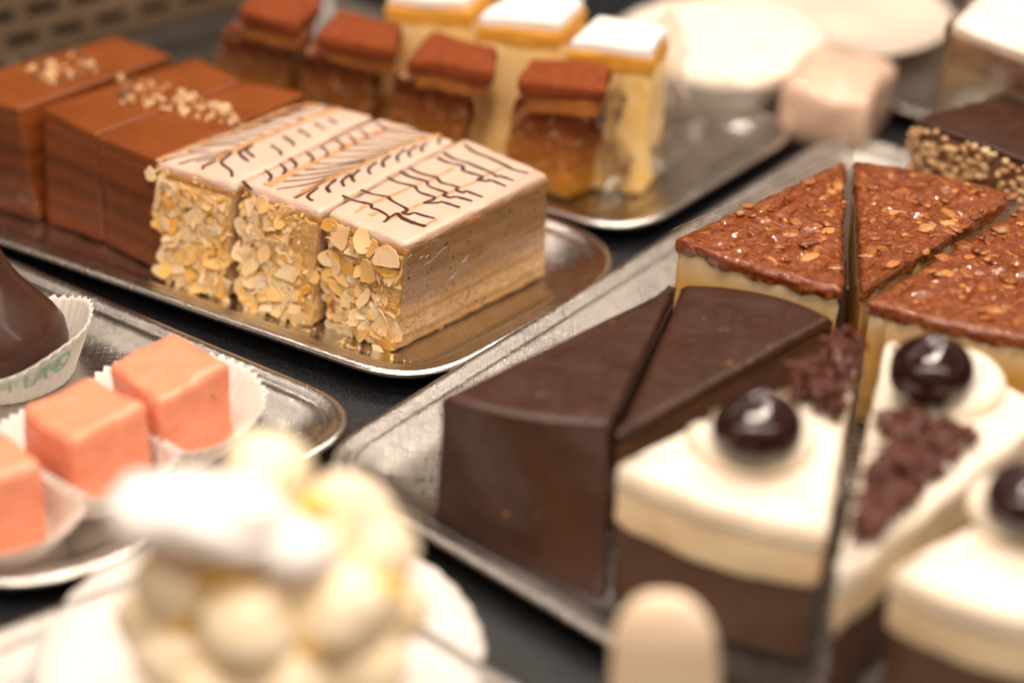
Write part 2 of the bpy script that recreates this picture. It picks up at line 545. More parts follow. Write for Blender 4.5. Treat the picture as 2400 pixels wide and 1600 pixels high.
M['choc_crumb'] = food('chocolate_crumb', (.16, .075, .035), (.09, .036, .016), 3, .85, bump=.9, bscale=7, bdist=.06,
    zramp=((0, (.13, .058, .028)), (2.2, (.15, .068, .033)), (2.35, (.34, .15, .04)), (2.55, (.16, .07, .034)), (4.2, (.15, .066, .032)), (4.35, (.34, .16, .05)), (4.6, (.2, .095, .05))))
M['cream'] = food('whipped_cream', (.90, .82, .70), (.88, .78, .63), .5, .5, .5, (1, .8, .55), .5, .15, 2, .05)
M['mousse'] = food('chocolate_mousse', (.11, .048, .024), (.085, .034, .016), 1.4, .45, .1, srad=.2, bump=.5, bscale=2.5, bdist=.06, coat=.15)
M['custard'] = food('shaded_cream', (.88, .74, .52), (.84, .66, .42), .7, .5, .4, (1, .7, .4), .4, .25, 3, .05)  # same cream as the top; its weaker warm light is put into the colour
M['cherry'] = food('dark_cherry', (.014, .002, .003), (.02, .003, .004), 1.5, .12, bump=.05, bscale=2, coat=.6, spec=.6)
M['shaving'] = food('chocolate_shaving', (.13, .036, .02), (.06, .016, .009), 3, .2, bump=.3, bscale=5)
M['florentine'] = None
def make_florentine():
    t = NT('nut_caramel_glaze')
    v = t.voro(2.6, 'Distance', t.noise and None); n = t.noise(2.2, 5, .6)
    f = t.ramp(t.noise(3.5, 4, .55), [(.55, 0.), (.68, 1.)])
    c = t.mix(t.ramp(n, [(.3, 0.), (.7, 1.)]), (.15, .030, .0055), (.24, .056, .011))
    c = t.mix(t.math('MULTIPLY', f, .7), c, (.40, .16, .055))
    t.set(Base_Color=c, Roughness=.22)
    t.b.inputs['Specular IOR Level'].default_value = .25; t.b.inputs['Coat Weight'].default_value = .9; t.b.inputs['Coat Roughness'].default_value = .05
    t.bump(t.math('ADD', t.noise(2.6, 4, .55), t.math('MULTIPLY', t.noise(8, 3, .5), .15)), .6, .003)
    return t.m
M['florentine'] = make_florentine()
M['glazed_nut'] = almond_mat('glazed_nut', ((0, (.15, .032, .007)), (.6, (.23, .06, .014)), (.86, (.36, .12, .032)), (1, (.56, .26, .09))), .1)
M['sheet_cream'] = food('pale_nut_cream', (.62, .42, .2), (.70, .48, .22), 1.2, .5, .3, srad=.3, bump=.5, bscale=3,
    zramp=((0, (.36, .17, .05)), (.9, (.50, .25, .05)), (1.2, (.68, .39, .08)), (3.4, (.66, .35, .06)), (3.9, (.72, .46, .16)), (4.7, (.78, .62, .40)), (5.3, (.70, .54, .36))), zdist=.9)
M['cocoa'] = food('cocoa_dust', (.25, .062, .02), (.19, .044, .014), 2.2, .9, spec=.1, bump=.4, bscale=10)
M['cocoa_body'] = food('cocoa_mottled_pastry', (.5, .25, .09), (.86, .54, .28), 1.9, .75, .2, srad=.3, bump=.8, bscale=4, bdist=.1,
    zramp=((0, (.78, .40, .06)), (1.0, (.70, .29, .03)), (2.0, (.58, .21, .03)), (2.8, (.52, .19, .05)), (3.7, (.36, .11, .03)), (4.4, (.22, .055, .016)), (5.3, (.19, .044, .013))), zdist=2.6, lohi=(.54, .62), mott=.75, spec=.2)
M['sponge_gold'] = food('golden_sponge', (.80, .42, .06), (.74, .34, .04), 1.6, .6, .3, srad=.3, bump=.4, bscale=5)
M['lid_cream'] = food('cocoa_soaked_cream', (.46, .17, .035), (.34, .11, .025), 1.6, .6, .2, srad=.3, bump=.4)
M['sugar'] = food('powdered_sugar', (.92, .88, .85), (.90, .84, .80), 2, .9, .2, srad=.2, bump=.3, bscale=8)
M['custard_slice'] = food('custard_slice', (.93, .71, .36), (.88, .56, .17), .8, .45, .4, (1, .7, .35), .5, .2, 3, .05)
M['meringue_top'] = food('browned_meringue', (.92, .83, .71), (.82, .52, .2), .8, .6, .3, srad=.4, bump=.5, bscale=1.5, bdist=.2, lohi=(.56, .74))
M['grey_tin'] = food('grey_tin', (.40, .37, .34), (.46, .42, .38), .4, .35, bump=.1, spec=.6)
M['porcelain'] = food('cream_porcelain', (.80, .70, .60), (.78, .66, .56), .3, .2, bump=.03, spec=.6, coat=.4)
M['rosy'] = food('rosy_cream', (.74, .54, .44), (.80, .64, .54), .6, .35, .3, srad=.4, bump=.3, bscale=1.5, coat=.4)
M['profiterole'] = food('pale_cream_ball', (.97, .85, .69), (.96, .77, .50), .9, .5, .35, (1, .7, .4), .6, .2, 2, .06)
M['caramel'] = food('golden_caramel', (.90, .62, .15), (.86, .52, .08), 1., .3, .3, srad=.3, bump=.2, coat=.3)
M['biscuit'] = food('pale_biscuit', (.90, .75, .58), (.86, .68, .48), .7, .6, .3, srad=.3, bump=.3, bscale=4)
M['wcake'] = food('layered_wrapped_cake', (.8, .6, .35), (.72, .5, .28), .8, .5, .3, srad=.3, bump=.2,
    zramp=((0, (.72, .55, .32)), (6.1, (.76, .62, .40)), (6.2, (.36, .09, .02)), (7.5, (.33, .08, .02)), (7.6, (.9, .84, .78)), (9, (.9, .84, .78))), zdist=.15)

# ------------------------------------------------------------------ the counter and the back grille
mb = MB()
block(mb, [(-110, 20, -4), (110, 20, -4), (110, 190, -4), (-110, 190, -4)], [(-110, 20, 0), (110, 20, 0), (110, 190, 0), (-110, 190, 0)], (2, 2, 1), 0)
tag(mb.build('counter', M['counter'], None, False), 'black speckled stone counter under all the trays', 'counter', kind='structure')

def make_grille():
    a = at(-150, 235, 0); d = Vector((.78, .626, 0)); nrm = Vector((d.y, -d.x, 0))
    root = thing('vent_grille', a, 'brown metal grille with staggered slots behind the nougat slices', 'grille')
    L, Hh, cw, ch, sw, sh = 40, 15, 2.55, 1.42, 1.85, .66
    mb = MB(); vs = []; fs = []
    rows = int(Hh / ch); cols = int(L / cw)
    def P(u, z, o=0): return a + d * u + Vector((0, 0, z)) + nrm * o
    def quad(u0, z0, u1, z1):
        if u1 - u0 < 1e-4: return
        mb.add([P(u0, z0), P(u1, z0), P(u1, z1), P(u0, z1)], [(0, 1, 2, 3)])
    for r in range(rows):
        z = r * ch; off = (r % 2) * cw / 2
        m0, m1 = z + (ch - sh) / 2, z + (ch + sh) / 2
        quad(0, z, L, m0); quad(0, m1, L, z + ch)
        u = 0
        for c in range(cols):
            s0 = off + c * cw + (cw - sw) / 2
            if s0 + sw > L: break
            quad(u, m0, s0, m1); 
            mb.add([P(s0, m0), P(s0 + sw, m0), P(s0 + sw, m0, -.35), P(s0, m0, -.35)], [(0, 1, 2, 3)])
            mb.add([P(s0, m1), P(s0 + sw, m1), P(s0 + sw, m1, -.35), P(s0, m1, -.35)], [(0, 3, 2, 1)])
            mb.add([P(s0, m0), P(s0, m1), P(s0, m1, -.35), P(s0, m0, -.35)], [(0, 3, 2, 1)])
            mb.add([P(s0 + sw, m0), P(s0 + sw, m1), P(s0 + sw, m1, -.35), P(s0 + sw, m0, -.35)], [(0, 1, 2, 3)])
            u = s0 + sw
        quad(u, m0, L, m1)
    mb.build('slotted_panel', M['grille'], root, False)
    mb = MB()
    mb2 = [P(-.1, 0, -2.5), P(L + 20, 0, -2.5), P(L + 20, 0, -3.0), P(-.1, 0, -3.0)]
    block(mb, mb2, [p + Vector((0, 0, Hh + 20)) for p in mb2], (1, 1, 1), 0)
    mb.build('back_plate', M['duct'], root, False)
    mb = MB()
    q = [P(-1, 0, 1.6), P(L + 14, 0, 1.6), P(L + 14, 0, .05), P(-1, 0, .05)]
    block(mb, q, [p + Vector((0, 0, 1.1)) for p in q], (1, 1, 1), .15)
    mb.build('bottom_rail', M['dark_bar'], root)
make_grille()

# ------------------------------------------------------------------ trays
TRAY_PROFILE = [(-2.7, .42), (-2.3, .44), (-2.0, .50), (-1.7, .62), (-1.35, .84), (-1.1, .98), (-.95, 1.04), (-.85, 1.05), (-.72, 1.03), (-.6, 1.10), (-.45, 1.22), (-.28, 1.28), (-.1, 1.26), (.02, 1.18), (.05, 1.08), (0, 1.0), (-.08, .97), (-.5, .97), (-1.0, .86), (-1.6, .5), (-2.0, .3), (-2.3, .18), (-2.7, .14)]
def tray(name, corners, rad, label, mat, z=0., prof=TRAY_PROFILE, zf=1., seg=14, dirt=None):
    P = resample(round_poly(corners, rad, seg), .8); N = outnormals(P)
    cen = sum(P, Vector((0, 0))) / len(P)
    root_o = Vector((cen.x, cen.y, z))
    mb = MB(); mb.org = root_o
    R = []
    for o, h in [(-8, .40)] * 0 + list(prof):
        R.append([Vector((P[i].x + N[i].x * o, P[i].y + N[i].y * o, z + h * zf + .012 * nz((P[i].x, P[i].y, 0), .25, 3))) for i in range(len(P))])
    c3 = Vector((cen.x, cen.y, z + prof[0][1] * zf))
    inner = []
    for f in (.2, .5, .8):
        inner.append([c3 + (p - c3) * f for p in R[0]])
    c4 = Vector((cen.x, cen.y, z + prof[-1][1] * zf))
    outer = [[c4 + (p - c4) * f for p in R[-1]] for f in (.8, .4)]
    R = inner + R + outer
    rings(mb, [list(reversed(r)) for r in R][::-1])
    o = mb.build(name, mat)
    return tag(o, label, 'tray', 'metal pastry trays')

def xline(p, d, q, e):
    """meeting point of two lines in plan"""
    p, d, q, e = (Vector((v[0], v[1])) for v in (p, d, q, e))
    t = ((q - p).x * e.y - (q - p).y * e.x) / (d.x * e.y - d.y * e.x)
    return p + d * t

# tray under the nut and nougat slices
n0, n1 = at(0, 560, 1.1), at(840, 852, 1.1)
r0, r1 = at(1112, 812, 1.1), at(1335, 690, 1.1)
cA = xline(n0, n1 - n0, r0, r1 - r0)
f0 = at(1255, 494, 1.25)
cB = xline(f0, n1 - n0, r0, r1 - r0)
dl = (n0 - n1).to_2d().normalized()
T1 = [cA, cB, cB + dl * 44, cA + dl * 44]
tray('serving_tray', T1, [3.8, 5.2, 3.6, 3.6], 'silver tray with rounded corners carrying the nut slices and nougat slices', M['steel'])
# tray under the cocoa slices
a0, a1 = at(1500, 517, 1.1), at(1770, 352, 1.1)
b0 = at(1250, 478, 1.25)
cC = xline(b0, dl, a0, a1 - a0)
ud = (a1 - a0).to_2d().normalized()
T2 = [cC, cC + ud * 15.5, cC + ud * 15.5 + dl * 40, cC + dl * 40]
tray('serving_tray', T2, 3.4, 'shiny silver tray carrying the cocoa topped slices', M['steel'])
# tray under the pink cubes
g0, g1 = at(0, 590, 1.1), at(590, 838, 1.1)
h0, h1 = at(690, 1065, 1.1), at(330, 1262, 1.1)
cD = xline(g0, g1 - g0, h0, h1 - h0)
hd = (h1 - h0).to_2d().normalized(); gd = (g0 - g1).to_2d().normalized()
T4 = [cD, cD + hd * 17.2, cD + hd * 17.2 + gd * 42, cD + gd * 42]
tray('serving_tray', T4, [3.2, 6.5, 4, 4], 'silver tray holding the pink cubes and the dark chocolate mound', M['steel'])
# tray under the torte slices
P0 = Vector((-7.6, 65.2)); bd = Vector((.612, .79)).normalized(); fd = Vector((.745, -.667)).normalized()
T3 = [P0, P0 + bd * 38.5, P0 + bd * 38.5 + fd * 46, P0 + fd * 46]
tray('serving_tray', T3, 3.2, 'dull grey tray holding the wrapped torte wedges', M['steel_dull'])
# tray in front, under the doily
T5 = [Vector((-7.2, 62.9)), Vector((-3.2, 59.6)), Vector((12.5, 45.5)), Vector((-12, 34)), Vector((-30, 46))]
T5 = [Vector((-8.6, 61.2)), Vector((15, 40.5)), Vector((-8, 22)), Vector((-31, 44.5))]
tray('serving_tray', T5, 3.0, 'bright silver tray at the front under the white paper doily', M['steel_dull'], zf=.9)
# far right tray
T6 = [at(1985, 232, 1.), at(2250, -40, 1.)]
dd = (T6[1] - T6[0]).to_2d().normalized(); d6 = Vector((.80, -.6))
p6 = T6[0].to_2d()
tray('serving_tray', [p6, p6 + dd * 26, p6 + dd * 26 + d6 * 30, p6 + d6 * 30], 2.6, 'grey tray at the far right under the wrapped white topped cake', M['steel_dull'])

# ------------------------------------------------------------------ nut slices with feathered icing
def cr(ox, oy, sc):
    """crop coordinates of a measured enlargement -> picture coordinates"""
    return lambda x, y: ((x / sc + ox) / K, (y / sc + oy) / K)
C1f = cr(0, 0, 2352 / 900); C2f = cr(500, 0, 2352 / 900)
ZT = 5.5
def quadtop(pts, z): return [at(x, y, z) for x, y in pts]

def nut_slice(label, top_px, botf_px, lines, carams, flake_n, seed, holes=None, big=(), cw=.15):
    top = quadtop(top_px, ZT)
    bf = [at(x, y, .5) for x, y in botf_px]
    bot = [bf[0], bf[1], Vector((top[2].x, top[2].y, .5)) * 1.0, Vector((top[3].x, top[3].y, .5))]
    if len(bf) > 2: bot[2] = bf[2]
    for b in bot: b.z = .5
    cen = sum(bot, Vector((0, 0, 0))) / 4
    root = thing('nut_slice', cen, label, 'cake slice', 'iced nut slices')
    def lv(t, g=0.):
        q = [bot[i].lerp(top[i], t) for i in range(4)]
        c = sum(q, Vector((0, 0, 0))) / 4
        return [p + (p - c).normalized() * g for p in q]
    mb = MB(); block(mb, lv(0, -.05), lv(.915, -.05), (16, 30, 18), .14, .06, 1.2, seed, .05, 4.5)
    mb.build('sponge', M['sponge'], root)
    mb = MB(); block(mb, lv(.87, .01), lv(.945, .035), (14, 30, 3), .14, .05, 2.2, seed + 4, .04, 6)
    mb.build('apricot_layer', M['apricot'], root)
    mb = MB(); block(mb, lv(.895, .02), lv(1.0, .0), (22, 36, 4), .24, .07, .9, seed + 8, .055, 3.6, True)
    mb.build('icing', M['icing'], root)
    mb = MB()
    for pts in carams:
        P = smooth_path([at(x, y, ZT + .006) for x, y in pts], 10)
        P = [p + Vector((nz(p, 1.7, 2), nz(p, 1.7, 5), 0)) * .06 for p in P]
        tube(mb, P, [cw * (1 + .6 * nz(p, 2.5, 8)) for p in P], 8, .12)
    if mb.v: mb.build('caramel_feathering', M['caramel_line'], root)
    mb = MB()
    for pts in lines:
        w = .076
        if isinstance(pts, tuple): pts, w = pts
        P = smooth_path([at(x, y, ZT + .02) for x, y in pts], 6)
        tube(mb, P, [w * (1 + .5 * nz(p, 3, 1)) for p in P], 8, .3)
    mb.build('chocolate_lines', M['choc_line'], root)
    # almond coat on the front
    fr = [bot[0], bot[1], top[1], top[0]]
    _f = (bot[0] - bot[3]).normalized() * .07; _b = -_f * 2.5
    mb = MB(); w_ = [bot[0].lerp(bot[1], .02), bot[0].lerp(bot[1], .98)]; u_ = [w_[0].lerp(top[0].lerp(top[1], .02), .87), w_[1].lerp(top[0].lerp(top[1], .98), .87)]
    block(mb, [w_[0] + _f, w_[1] + _f, w_[1] + _b, w_[0] + _b], [u_[0] + _f, u_[1] + _f, u_[1] + _b, u_[0] + _b], (18, 2, 20), .06, .1, 1.3, seed + 2, .07, 4)
    mb.build('almond_crumb', M['almond_meal'], root)
    nrm = (bot[1] - bot[0]).cross(top[0] - bot[0]).normalized()
    if nrm.y > 0: nrm = -nrm
    def F(u, v): return (fr[0] * (1 - u) + fr[1] * u) * (1 - v) + (fr[3] * (1 - u) + fr[2] * u) * v
    mb = MB(); rnd = random.Random(seed * 13 + 1)
    placed = 0; tries = 0
    while placed < flake_n and tries < 4000:
        tries += 1
        u, v = rnd.uniform(.04, .96), rnd.uniform(0.0, .93)
        if holes and holes(u, v, rnd): continue
        r = rnd.random()
        a = rnd.uniform(.12, .22) if r < .4 else (rnd.uniform(.28, .46) if r < .72 else rnd.uniform(.46, .7))
        b = a * (rnd.uniform(.55, .85) if rnd.random() < .8 else rnd.uniform(.2, .4))
        tilt = Vector((rnd.gauss(0, .22), rnd.gauss(0, .15), rnd.gauss(0, .22)))
        if rnd.random() < .12: tilt *= 2.2
        nn = (nrm + tilt).normalized()
        if nn.dot(nrm) < .25: nn = (nn + nrm).normalized()
        mb.tint = min(.93, max(0, rnd.gauss(.42, .27))) if rnd.random() > .015 else 1.
        flake(mb, F(u, v) + nrm * rnd.uniform(.02, .15), nn, a, b, rnd.uniform(0, PI), seed * 1000 + placed, .04, .85, rnd.uniform(.0, .22))
        placed += 1
    for k in range(210):
        u, v = rnd.uniform(0.03, .97), rnd.uniform(0, .95) 
        if holes and holes(u, v, rnd) and rnd.random() < .7: continue
        mb.tint = rnd.uniform(0, .7)
        a = rnd.uniform(.05, .15)
        flake(mb, F(u, v) + nrm * rnd.uniform(.04, .2), (nrm + Vector((rnd.gauss(0, .6), rnd.gauss(0, .4), rnd.gauss(0, .6)))), a, a * rnd.uniform(.3, .9), rnd.uniform(0, PI), seed * 77 + k, .03, .9, .1, 8)
    tag(mb.build('almond_coat', M['almond'], root), kind='stuff')
    for (u, v, a, b, rot, tnt, off, tl) in big:
        m2 = MB(); m2.tint = tnt
        flake(m2, F(u, v) + nrm * off, nrm + Vector(tl), a, b, rot, int(u * 1000 + v * 100), .05, .9 if tnt != .42 else .4, .14, 22)
        m2.build('almond_flake', M['almond'], root)
    return root, bot, top, nrm

c2 = lambda *p: [C2f(x, y) for x, y in p]
c1 = lambda *p: [C1f(x, y) for x, y in p]
# square pattern slice
L3 = []
for a, b in [((790,1195),(960,1250)),((905,1162),(1070,1205)),((1065,1085),(1230,1140)),((1145,1048),(1305,1110)),((1200,1025),(1360,1085)),((1375,965),(1530,1017)),((1415,937),(1560,997)),((1535,880),(1690,965))]:
    m = ((a[0]*.62+b[0]*.38), (a[1]*.45+b[1]*.55))
    L3.append(c2(a, m, b))
L3 += [c2((970,1272),(1010,1285),(1065,1318),(1068,1335),(1048,1358)), c2((1075,1212),(1105,1235),(1180,1275),(1180,1292),(1160,1302)),
       c2((1245,1158),(1270,1180),(1350,1205),(1345,1222),(1290,1242)), c2((1312,1130),(1340,1148),(1425,1178),(1410,1195)),
       c2((1380,1100),(1400,1118),(1500,1145),(1485,1160)), c2((1525,1035),(1545,1050),(1645,1080),(1620,1100)), c2((1590,1010),(1700,1055)), c2((1700,970),(1800,1017)),
       (c2((1125,1305),(1160,1335),(1230,1365),(1300,1385)),.10), c2((1195,1312),(1230,1302),(1290,1320),(1358,1336)), c2((1375,1240),(1400,1235),(1450,1250),(1510,1270)),
       c2((1455,1210),(1480,1203),(1530,1215),(1585,1230)), c2((1525,1178),(1550,1170),(1600,1188),(1650,1206)), c2((1680,1108),(1700,1102),(1790,1140)),
       c2((1735,1080),(1760,1078),(1840,1106)), c2((1830,1035),(1930,1061))]
_c1, _c2, _c3 = L3[:8], L3[8:16], [l[0] if isinstance(l, tuple) else l for l in L3[16:24]]
L3 = []
for a_, b_, d_ in zip(_c1, _c2, _c3):
    L3.append(list(a_) + list(b_) + list(d_))
L3.append((c2((1125, 1305), (1160, 1335), (1230, 1365), (1300, 1385)), .11))
K3 = [c2((865,1300),(960,1250),(1075,1205),(1230,1140),(1360,1085),(1470,1030)), c2((1060,1350),(1180,1296),(1290,1242),(1400,1195),(1520,1150),(1640,1090),(1800,1017)),
      c2((960,1320),(1000,1300)), c2((1300,1385),(1370,1340))]
h3 = lambda u, v, r: (v > .86 and u > .5) or (v > .8 and r.random() < .5)
BIG3 = [(.30, .86, .62, .5, .3, .30, .22, (0, 0, .1)), (.84, .83, .66, .60, 1.2, .12, .3, (.1, 0, .15)), (.58, .66, .56, .56, .5, .58, .27, (0, 0, -.1)),
        (.62, .88, .45, .26, 1.2, .62, .2, (.2, 0, 0)), (.12, .80, .38, .26, .9, .2, .2, (-.3, 0, 0)), (.86, .65, .36, .28, 0, .48, .22, (0, 0, .2)),
        (.16, .56, .42, .3, 1.0, .18, .18, (-.2, 0, 0)), (.55, .42, .52, .30, 1.3, .2, .2, (0, 0, .2)), (.1, .2, .42, .2, 1.1, 1., .22, (-.4, 0, .2)),
        (.13, .27, .5, .34, 1.4, .22, .12, (-.5, 0, 0)), (.62, .09, .62, .2, .6, .6, .25, (0, 0, -.3)), (.85, .2, .45, .36, .2, .4, .2, (0, 0, .1)),
        (.70, .26, .42, .34, .6, .2, .2, (0, 0, .1)), (.45, .2, .45, .3, 1.3, .25, .2, (0, 0, .3)), (.78, -.01, .36, .14, 0, .05, .3, (0, 0, .4))]
E3 = nut_slice('nut slice with a broken grid of chocolate lines on its icing, nearest the tray corner',
    [(750, 486), (932, 560), (1262, 398), (1068, 315)], [(750, 744), (912, 806), (1257, 634)], L3, K3, 250, 3, h3, BIG3, .09)

# feathered slice in the middle
L2 = [c2((315,1040),(345,1065),(355,1085),(340,1105)), c2((410,1003),(438,1030),(440,1050),(425,1070)), c2((468,968),(500,995),(508,1015),(495,1032)), c2((570,932),(605,960),(615,978),(595,990)),
      c2((660,897),(695,925),(700,945),(680,957)), c2((755,858),(795,890),(795,903),(775,912)), c2((830,830),(868,862),(868,875)), c2((900,798),(940,825),(940,840)), c2((1000,757),(1045,780),(1050,800)),
      c2((610,1228),(585,1215),(582,1195),(640,1150)), c2((715,1178),(700,1160),(702,1140),(750,1100)), c2((803,1140),(790,1120),(795,1100),(840,1066)), c2((865,1112),(850,1092),(855,1072),(895,1040)),
      c2((962,1065),(950,1045),(957,1025),(1000,995)), c2((1045,1022),(1037,1000),(1045,980),(1085,952)), c2((1135,990),(1125,965),(1135,945),(1175,915)), c2((1207,958),(1196,935),(1205,920),(1245,893)), c2((1280,928),(1275,900),(1310,875)), c2((1388,885),(1380,862),(1390,842)),
      c2((180,1108),(205,1135),(235,1160))]
for i, (a, m, b) in enumerate([((385,1158),(560,1132),(690,1095)),((430,1112),(600,1095),(770,1060)),((480,1078),(650,1062),(850,1025)),((560,1040),(730,1025),(930,985)),((625,1003),(800,998),(1000,955)),((700,963),(860,960),(1070,925)),((775,922),(930,922),(1130,900)),((850,888),(1000,885),(1190,875)),((905,855),(1060,852),(1250,855)),((975,825),(1130,818),(1310,838)),((1060,795),(1190,795),(1350,822)),((500,1212),(580,1170),(680,1110))]):
    L2.append((c2(a, m, b), .046))
L2[9] = (L2[9], .075); L2[19] = (L2[19], .1)
K2 = [c2((325,1140),(450,1065),(600,1000),(760,925),(920,845),(1090,775)), c2((335,1142),(470,1072),(620,1000)), c2((505,1210),(630,1140),(760,1072),(900,1010),(1050,940),(1200,880),(1390,822)), c2((640,1130),(790,1060),(950,990),(1100,915),(1230,868)), c2((560,1170),(700,1098),(830,1036))]
h2 = lambda u, v, r: (u > .62 and v > .55 and r.random() < .85) or (u > .82 and r.random() < .75) or v > .9
BIG2 = [(.30, .88, .46, .36, .5, .5, .2, (0, 0, .2)), (.12, .82, .52, .38, .4, .2, .18, (0, 0, .2)), (.62, .64, .42, .32, 1.2, .15, .15, (.3, 0, 0)), (.66, .38, .55, .42, .7, .12, .2, (.1, 0, 0)),
        (.55, .2, .5, .36, .4, .5, .2, (0, 0, .2)), (.36, .5, .4, .3, 1.3, .4, .2, (0, 0, 0)), (.02, .58, .62, .24, 1.5, 1., .04, (-.3, 0, 0)), (.22, .25, .45, .36, .6, .2, .2, (0, 0, .2)), (.75, .12, .42, .3, .2, .25, .2, (.2, 0, 0))]
E2 = nut_slice('nut slice with feathered chocolate icing, between the two other nut slices',
    [(556, 417), (736, 484), (1046, 320), (872, 268)], [(548, 696), (722, 748)], L2, K2, 235, 5, h2, BIG2)

# feathered slice next to the nougat
L1 = [c1((1420,1082),(1415,1045),(1358,1000),(1365,978),(1420,935)), c1((1522,988),(1470,945),(1472,928),(1520,898)), c1((1558,962),(1512,925),(1515,908),(1550,885)), c1((1722,950),(1715,925),(1662,890)), c1((1800,890),(1790,870),(1735,835)), c1((1893,840),(1885,825),(1830,795)), c1((1985,790),(1930,755)), c1((2065,755),(2010,725)),
      c1((1240,1035),(1255,1015),(1320,985))]
for a, m, b in [((1000,985),(1150,945),(1290,925)),((1095,1005),(1260,955),(1400,920)),((1150,930),(1320,890),(1470,880)),((1230,890),(1400,860),(1540,850)),((1330,845),(1470,825),(1620,820)),((1420,810),(1550,790),(1700,785)),((1510,770),(1640,755),(1780,750)),((1590,735),(1720,715),(1860,720)),((1680,700),(1800,685),(1940,690)),((1770,670),(1880,655),(2020,665)),((1200,990),(1320,960),(1420,925))]:
    L1.append((c1(a, m, b), .046))
K1 = [c1((960,985),(1150,905),(1380,825),(1600,735),(1800,660),(1930,640)), c1((1245,1020),(1400,940),(1560,865),(1750,785),(1930,710),(2090,662)), c1((1330,970),(1480,895),(1650,825),(1850,740)), c1((1060,940),(1280,860),(1500,775))]
h1 = lambda u, v, r: v > .84 and u > .2
BIG1 = [(.04, .9, .42, .36, .3, .25, .25, (-.4, 0, .2)), (.08, .74, .62, .2, 1.5, .25, .25, (-.5, 0, 0)), (.24, .78, .5, .22, 1.1, .2, .2, (-.2, 0, .2)), (.42, .83, .5, .13, 2.2, .45, .2, (.3, 0, 0)), (.12, .48, .46, .36, .4, .1, .26, (-.2, 0, 0)), (.22, .38, .5, .36, .5, .25, .22, (0, 0, .2)),
        (.48, .3, .44, .34, 1.2, .7, .24, (0, 0, 0)), (.52, .13, .46, .36, .8, .72, .24, (0, 0, -.1)), (.3, .12, .45, .3, .4, .2, .24, (0, 0, .2)), (.72, .3, .5, .2, 1.4, .6, .2, (.3, 0, 0)), (.55, .6, .5, .2, 1.2, .2, .22, (0, 0, .3)), (.85, .2, .5, .18, 1.5, .5, .2, (.5, 0, 0))]
E1 = nut_slice('almond coated nut slice with feathered icing touching the brown nougat slice',
    [(352, 366), (540, 421), (856, 264), (732, 236)], [(378, 640), (522, 688)], L1, K1, 260, 7, h1, BIG1)

# clear film round the outermost nut slice
_, b3, t3, n3 = E3
out3 = (b3[1] - b3[0]).normalized()
mb = MB()
p0 = b3[1] + out3 * .14 + n3 * .02; p1 = b3[2] + out3 * .14 - n3 * .35
q1 = t3[2] + out3 * .12 - n3 * .35 + Vector((0, 0, .75)); q0 = t3[1] + out3 * .12 + n3 * .03 + Vector((0, 0, -.15))
sheet(mb, p0, p1, q1, q0, 36, 24, .1, .55, 4, .03, 2.6)
mb.org = (p0 + p1) / 2
fl_ = tag(mb.build('clear_film', M['film']), 'clear film against the cut side of the grid patterned nut slice', 'film', 'clear wrapping films')
pn = (p1 - p0).cross(q0 - p0).normalized()
c6 = cr(700, 500, 2352 / 620)
mb = MB(); mb.org = list((p0 + p1) / 2)
for pts, w in [(((950, 290), (1030, 262), (1100, 258), (1112, 285)), .022), (((1165, 250), (1215, 232), (1235, 225)), .014), (((950, 470), (1040, 462), (1130, 440), (1215, 375)), .018), (((1060, 415), (1080, 385), (1120, 380), (1150, 362)), .03), (((1215, 372), (1260, 325), (1308, 290)), .012), (((1330, 590), (1362, 555), (1400, 505)), .016), (((1440, 445), (1470, 405), (1502, 362)), .016), (((960, 385), (1000, 365)), .014)]:
    P = []
    for x, y in pts:
        d = ray(*c6(x, y)); P.append(EYE + d * ((p0 + pn * .0 - EYE).dot(pn) / d.dot(pn)))
    P = [p + out3 * .06 for p in smooth_path(P, 6)]
    tube(mb, P, w, 8, 1, None, True)
cz = mb.build('film_crease', M['film_ridge'])
cz.parent = fl_; cz.location = (0, 0, 0)

# loose almond bits on the tray in front of the slices
mb = MB(); rnd = random.Random(77)
for k in range(46):
    u = rnd.random()
    p = at(400 + 540 * u, 672 + 168 * u, .47)
    p = p + Vector((rnd.gauss(0, .35), abs(rnd.gauss(0, .3)) - .05, 0)); p.z = .47
    if rnd.random() < .2: p += Vector((rnd.uniform(.5, 2.5), rnd.uniform(0, 3), 0)) * (1 if u > .8 else 0)
    mb.tint = rnd.uniform(.1, .8)
    a = rnd.choice((.05, .07, .1, .16, .24))
    flake(mb, p, Vector((rnd.gauss(0, .25), rnd.gauss(0, .25), 1)), a, a * rnd.uniform(.4, .9), rnd.uniform(0, PI), 900 + k, .03, .9, .1, 9)
mb.org = tuple(at(670, 756, .47))
tag(mb.build('almond_crumbs', M['almond']), 'loose almond bits fallen on the silver tray in front of the nut slices', 'crumbs', kind='stuff')

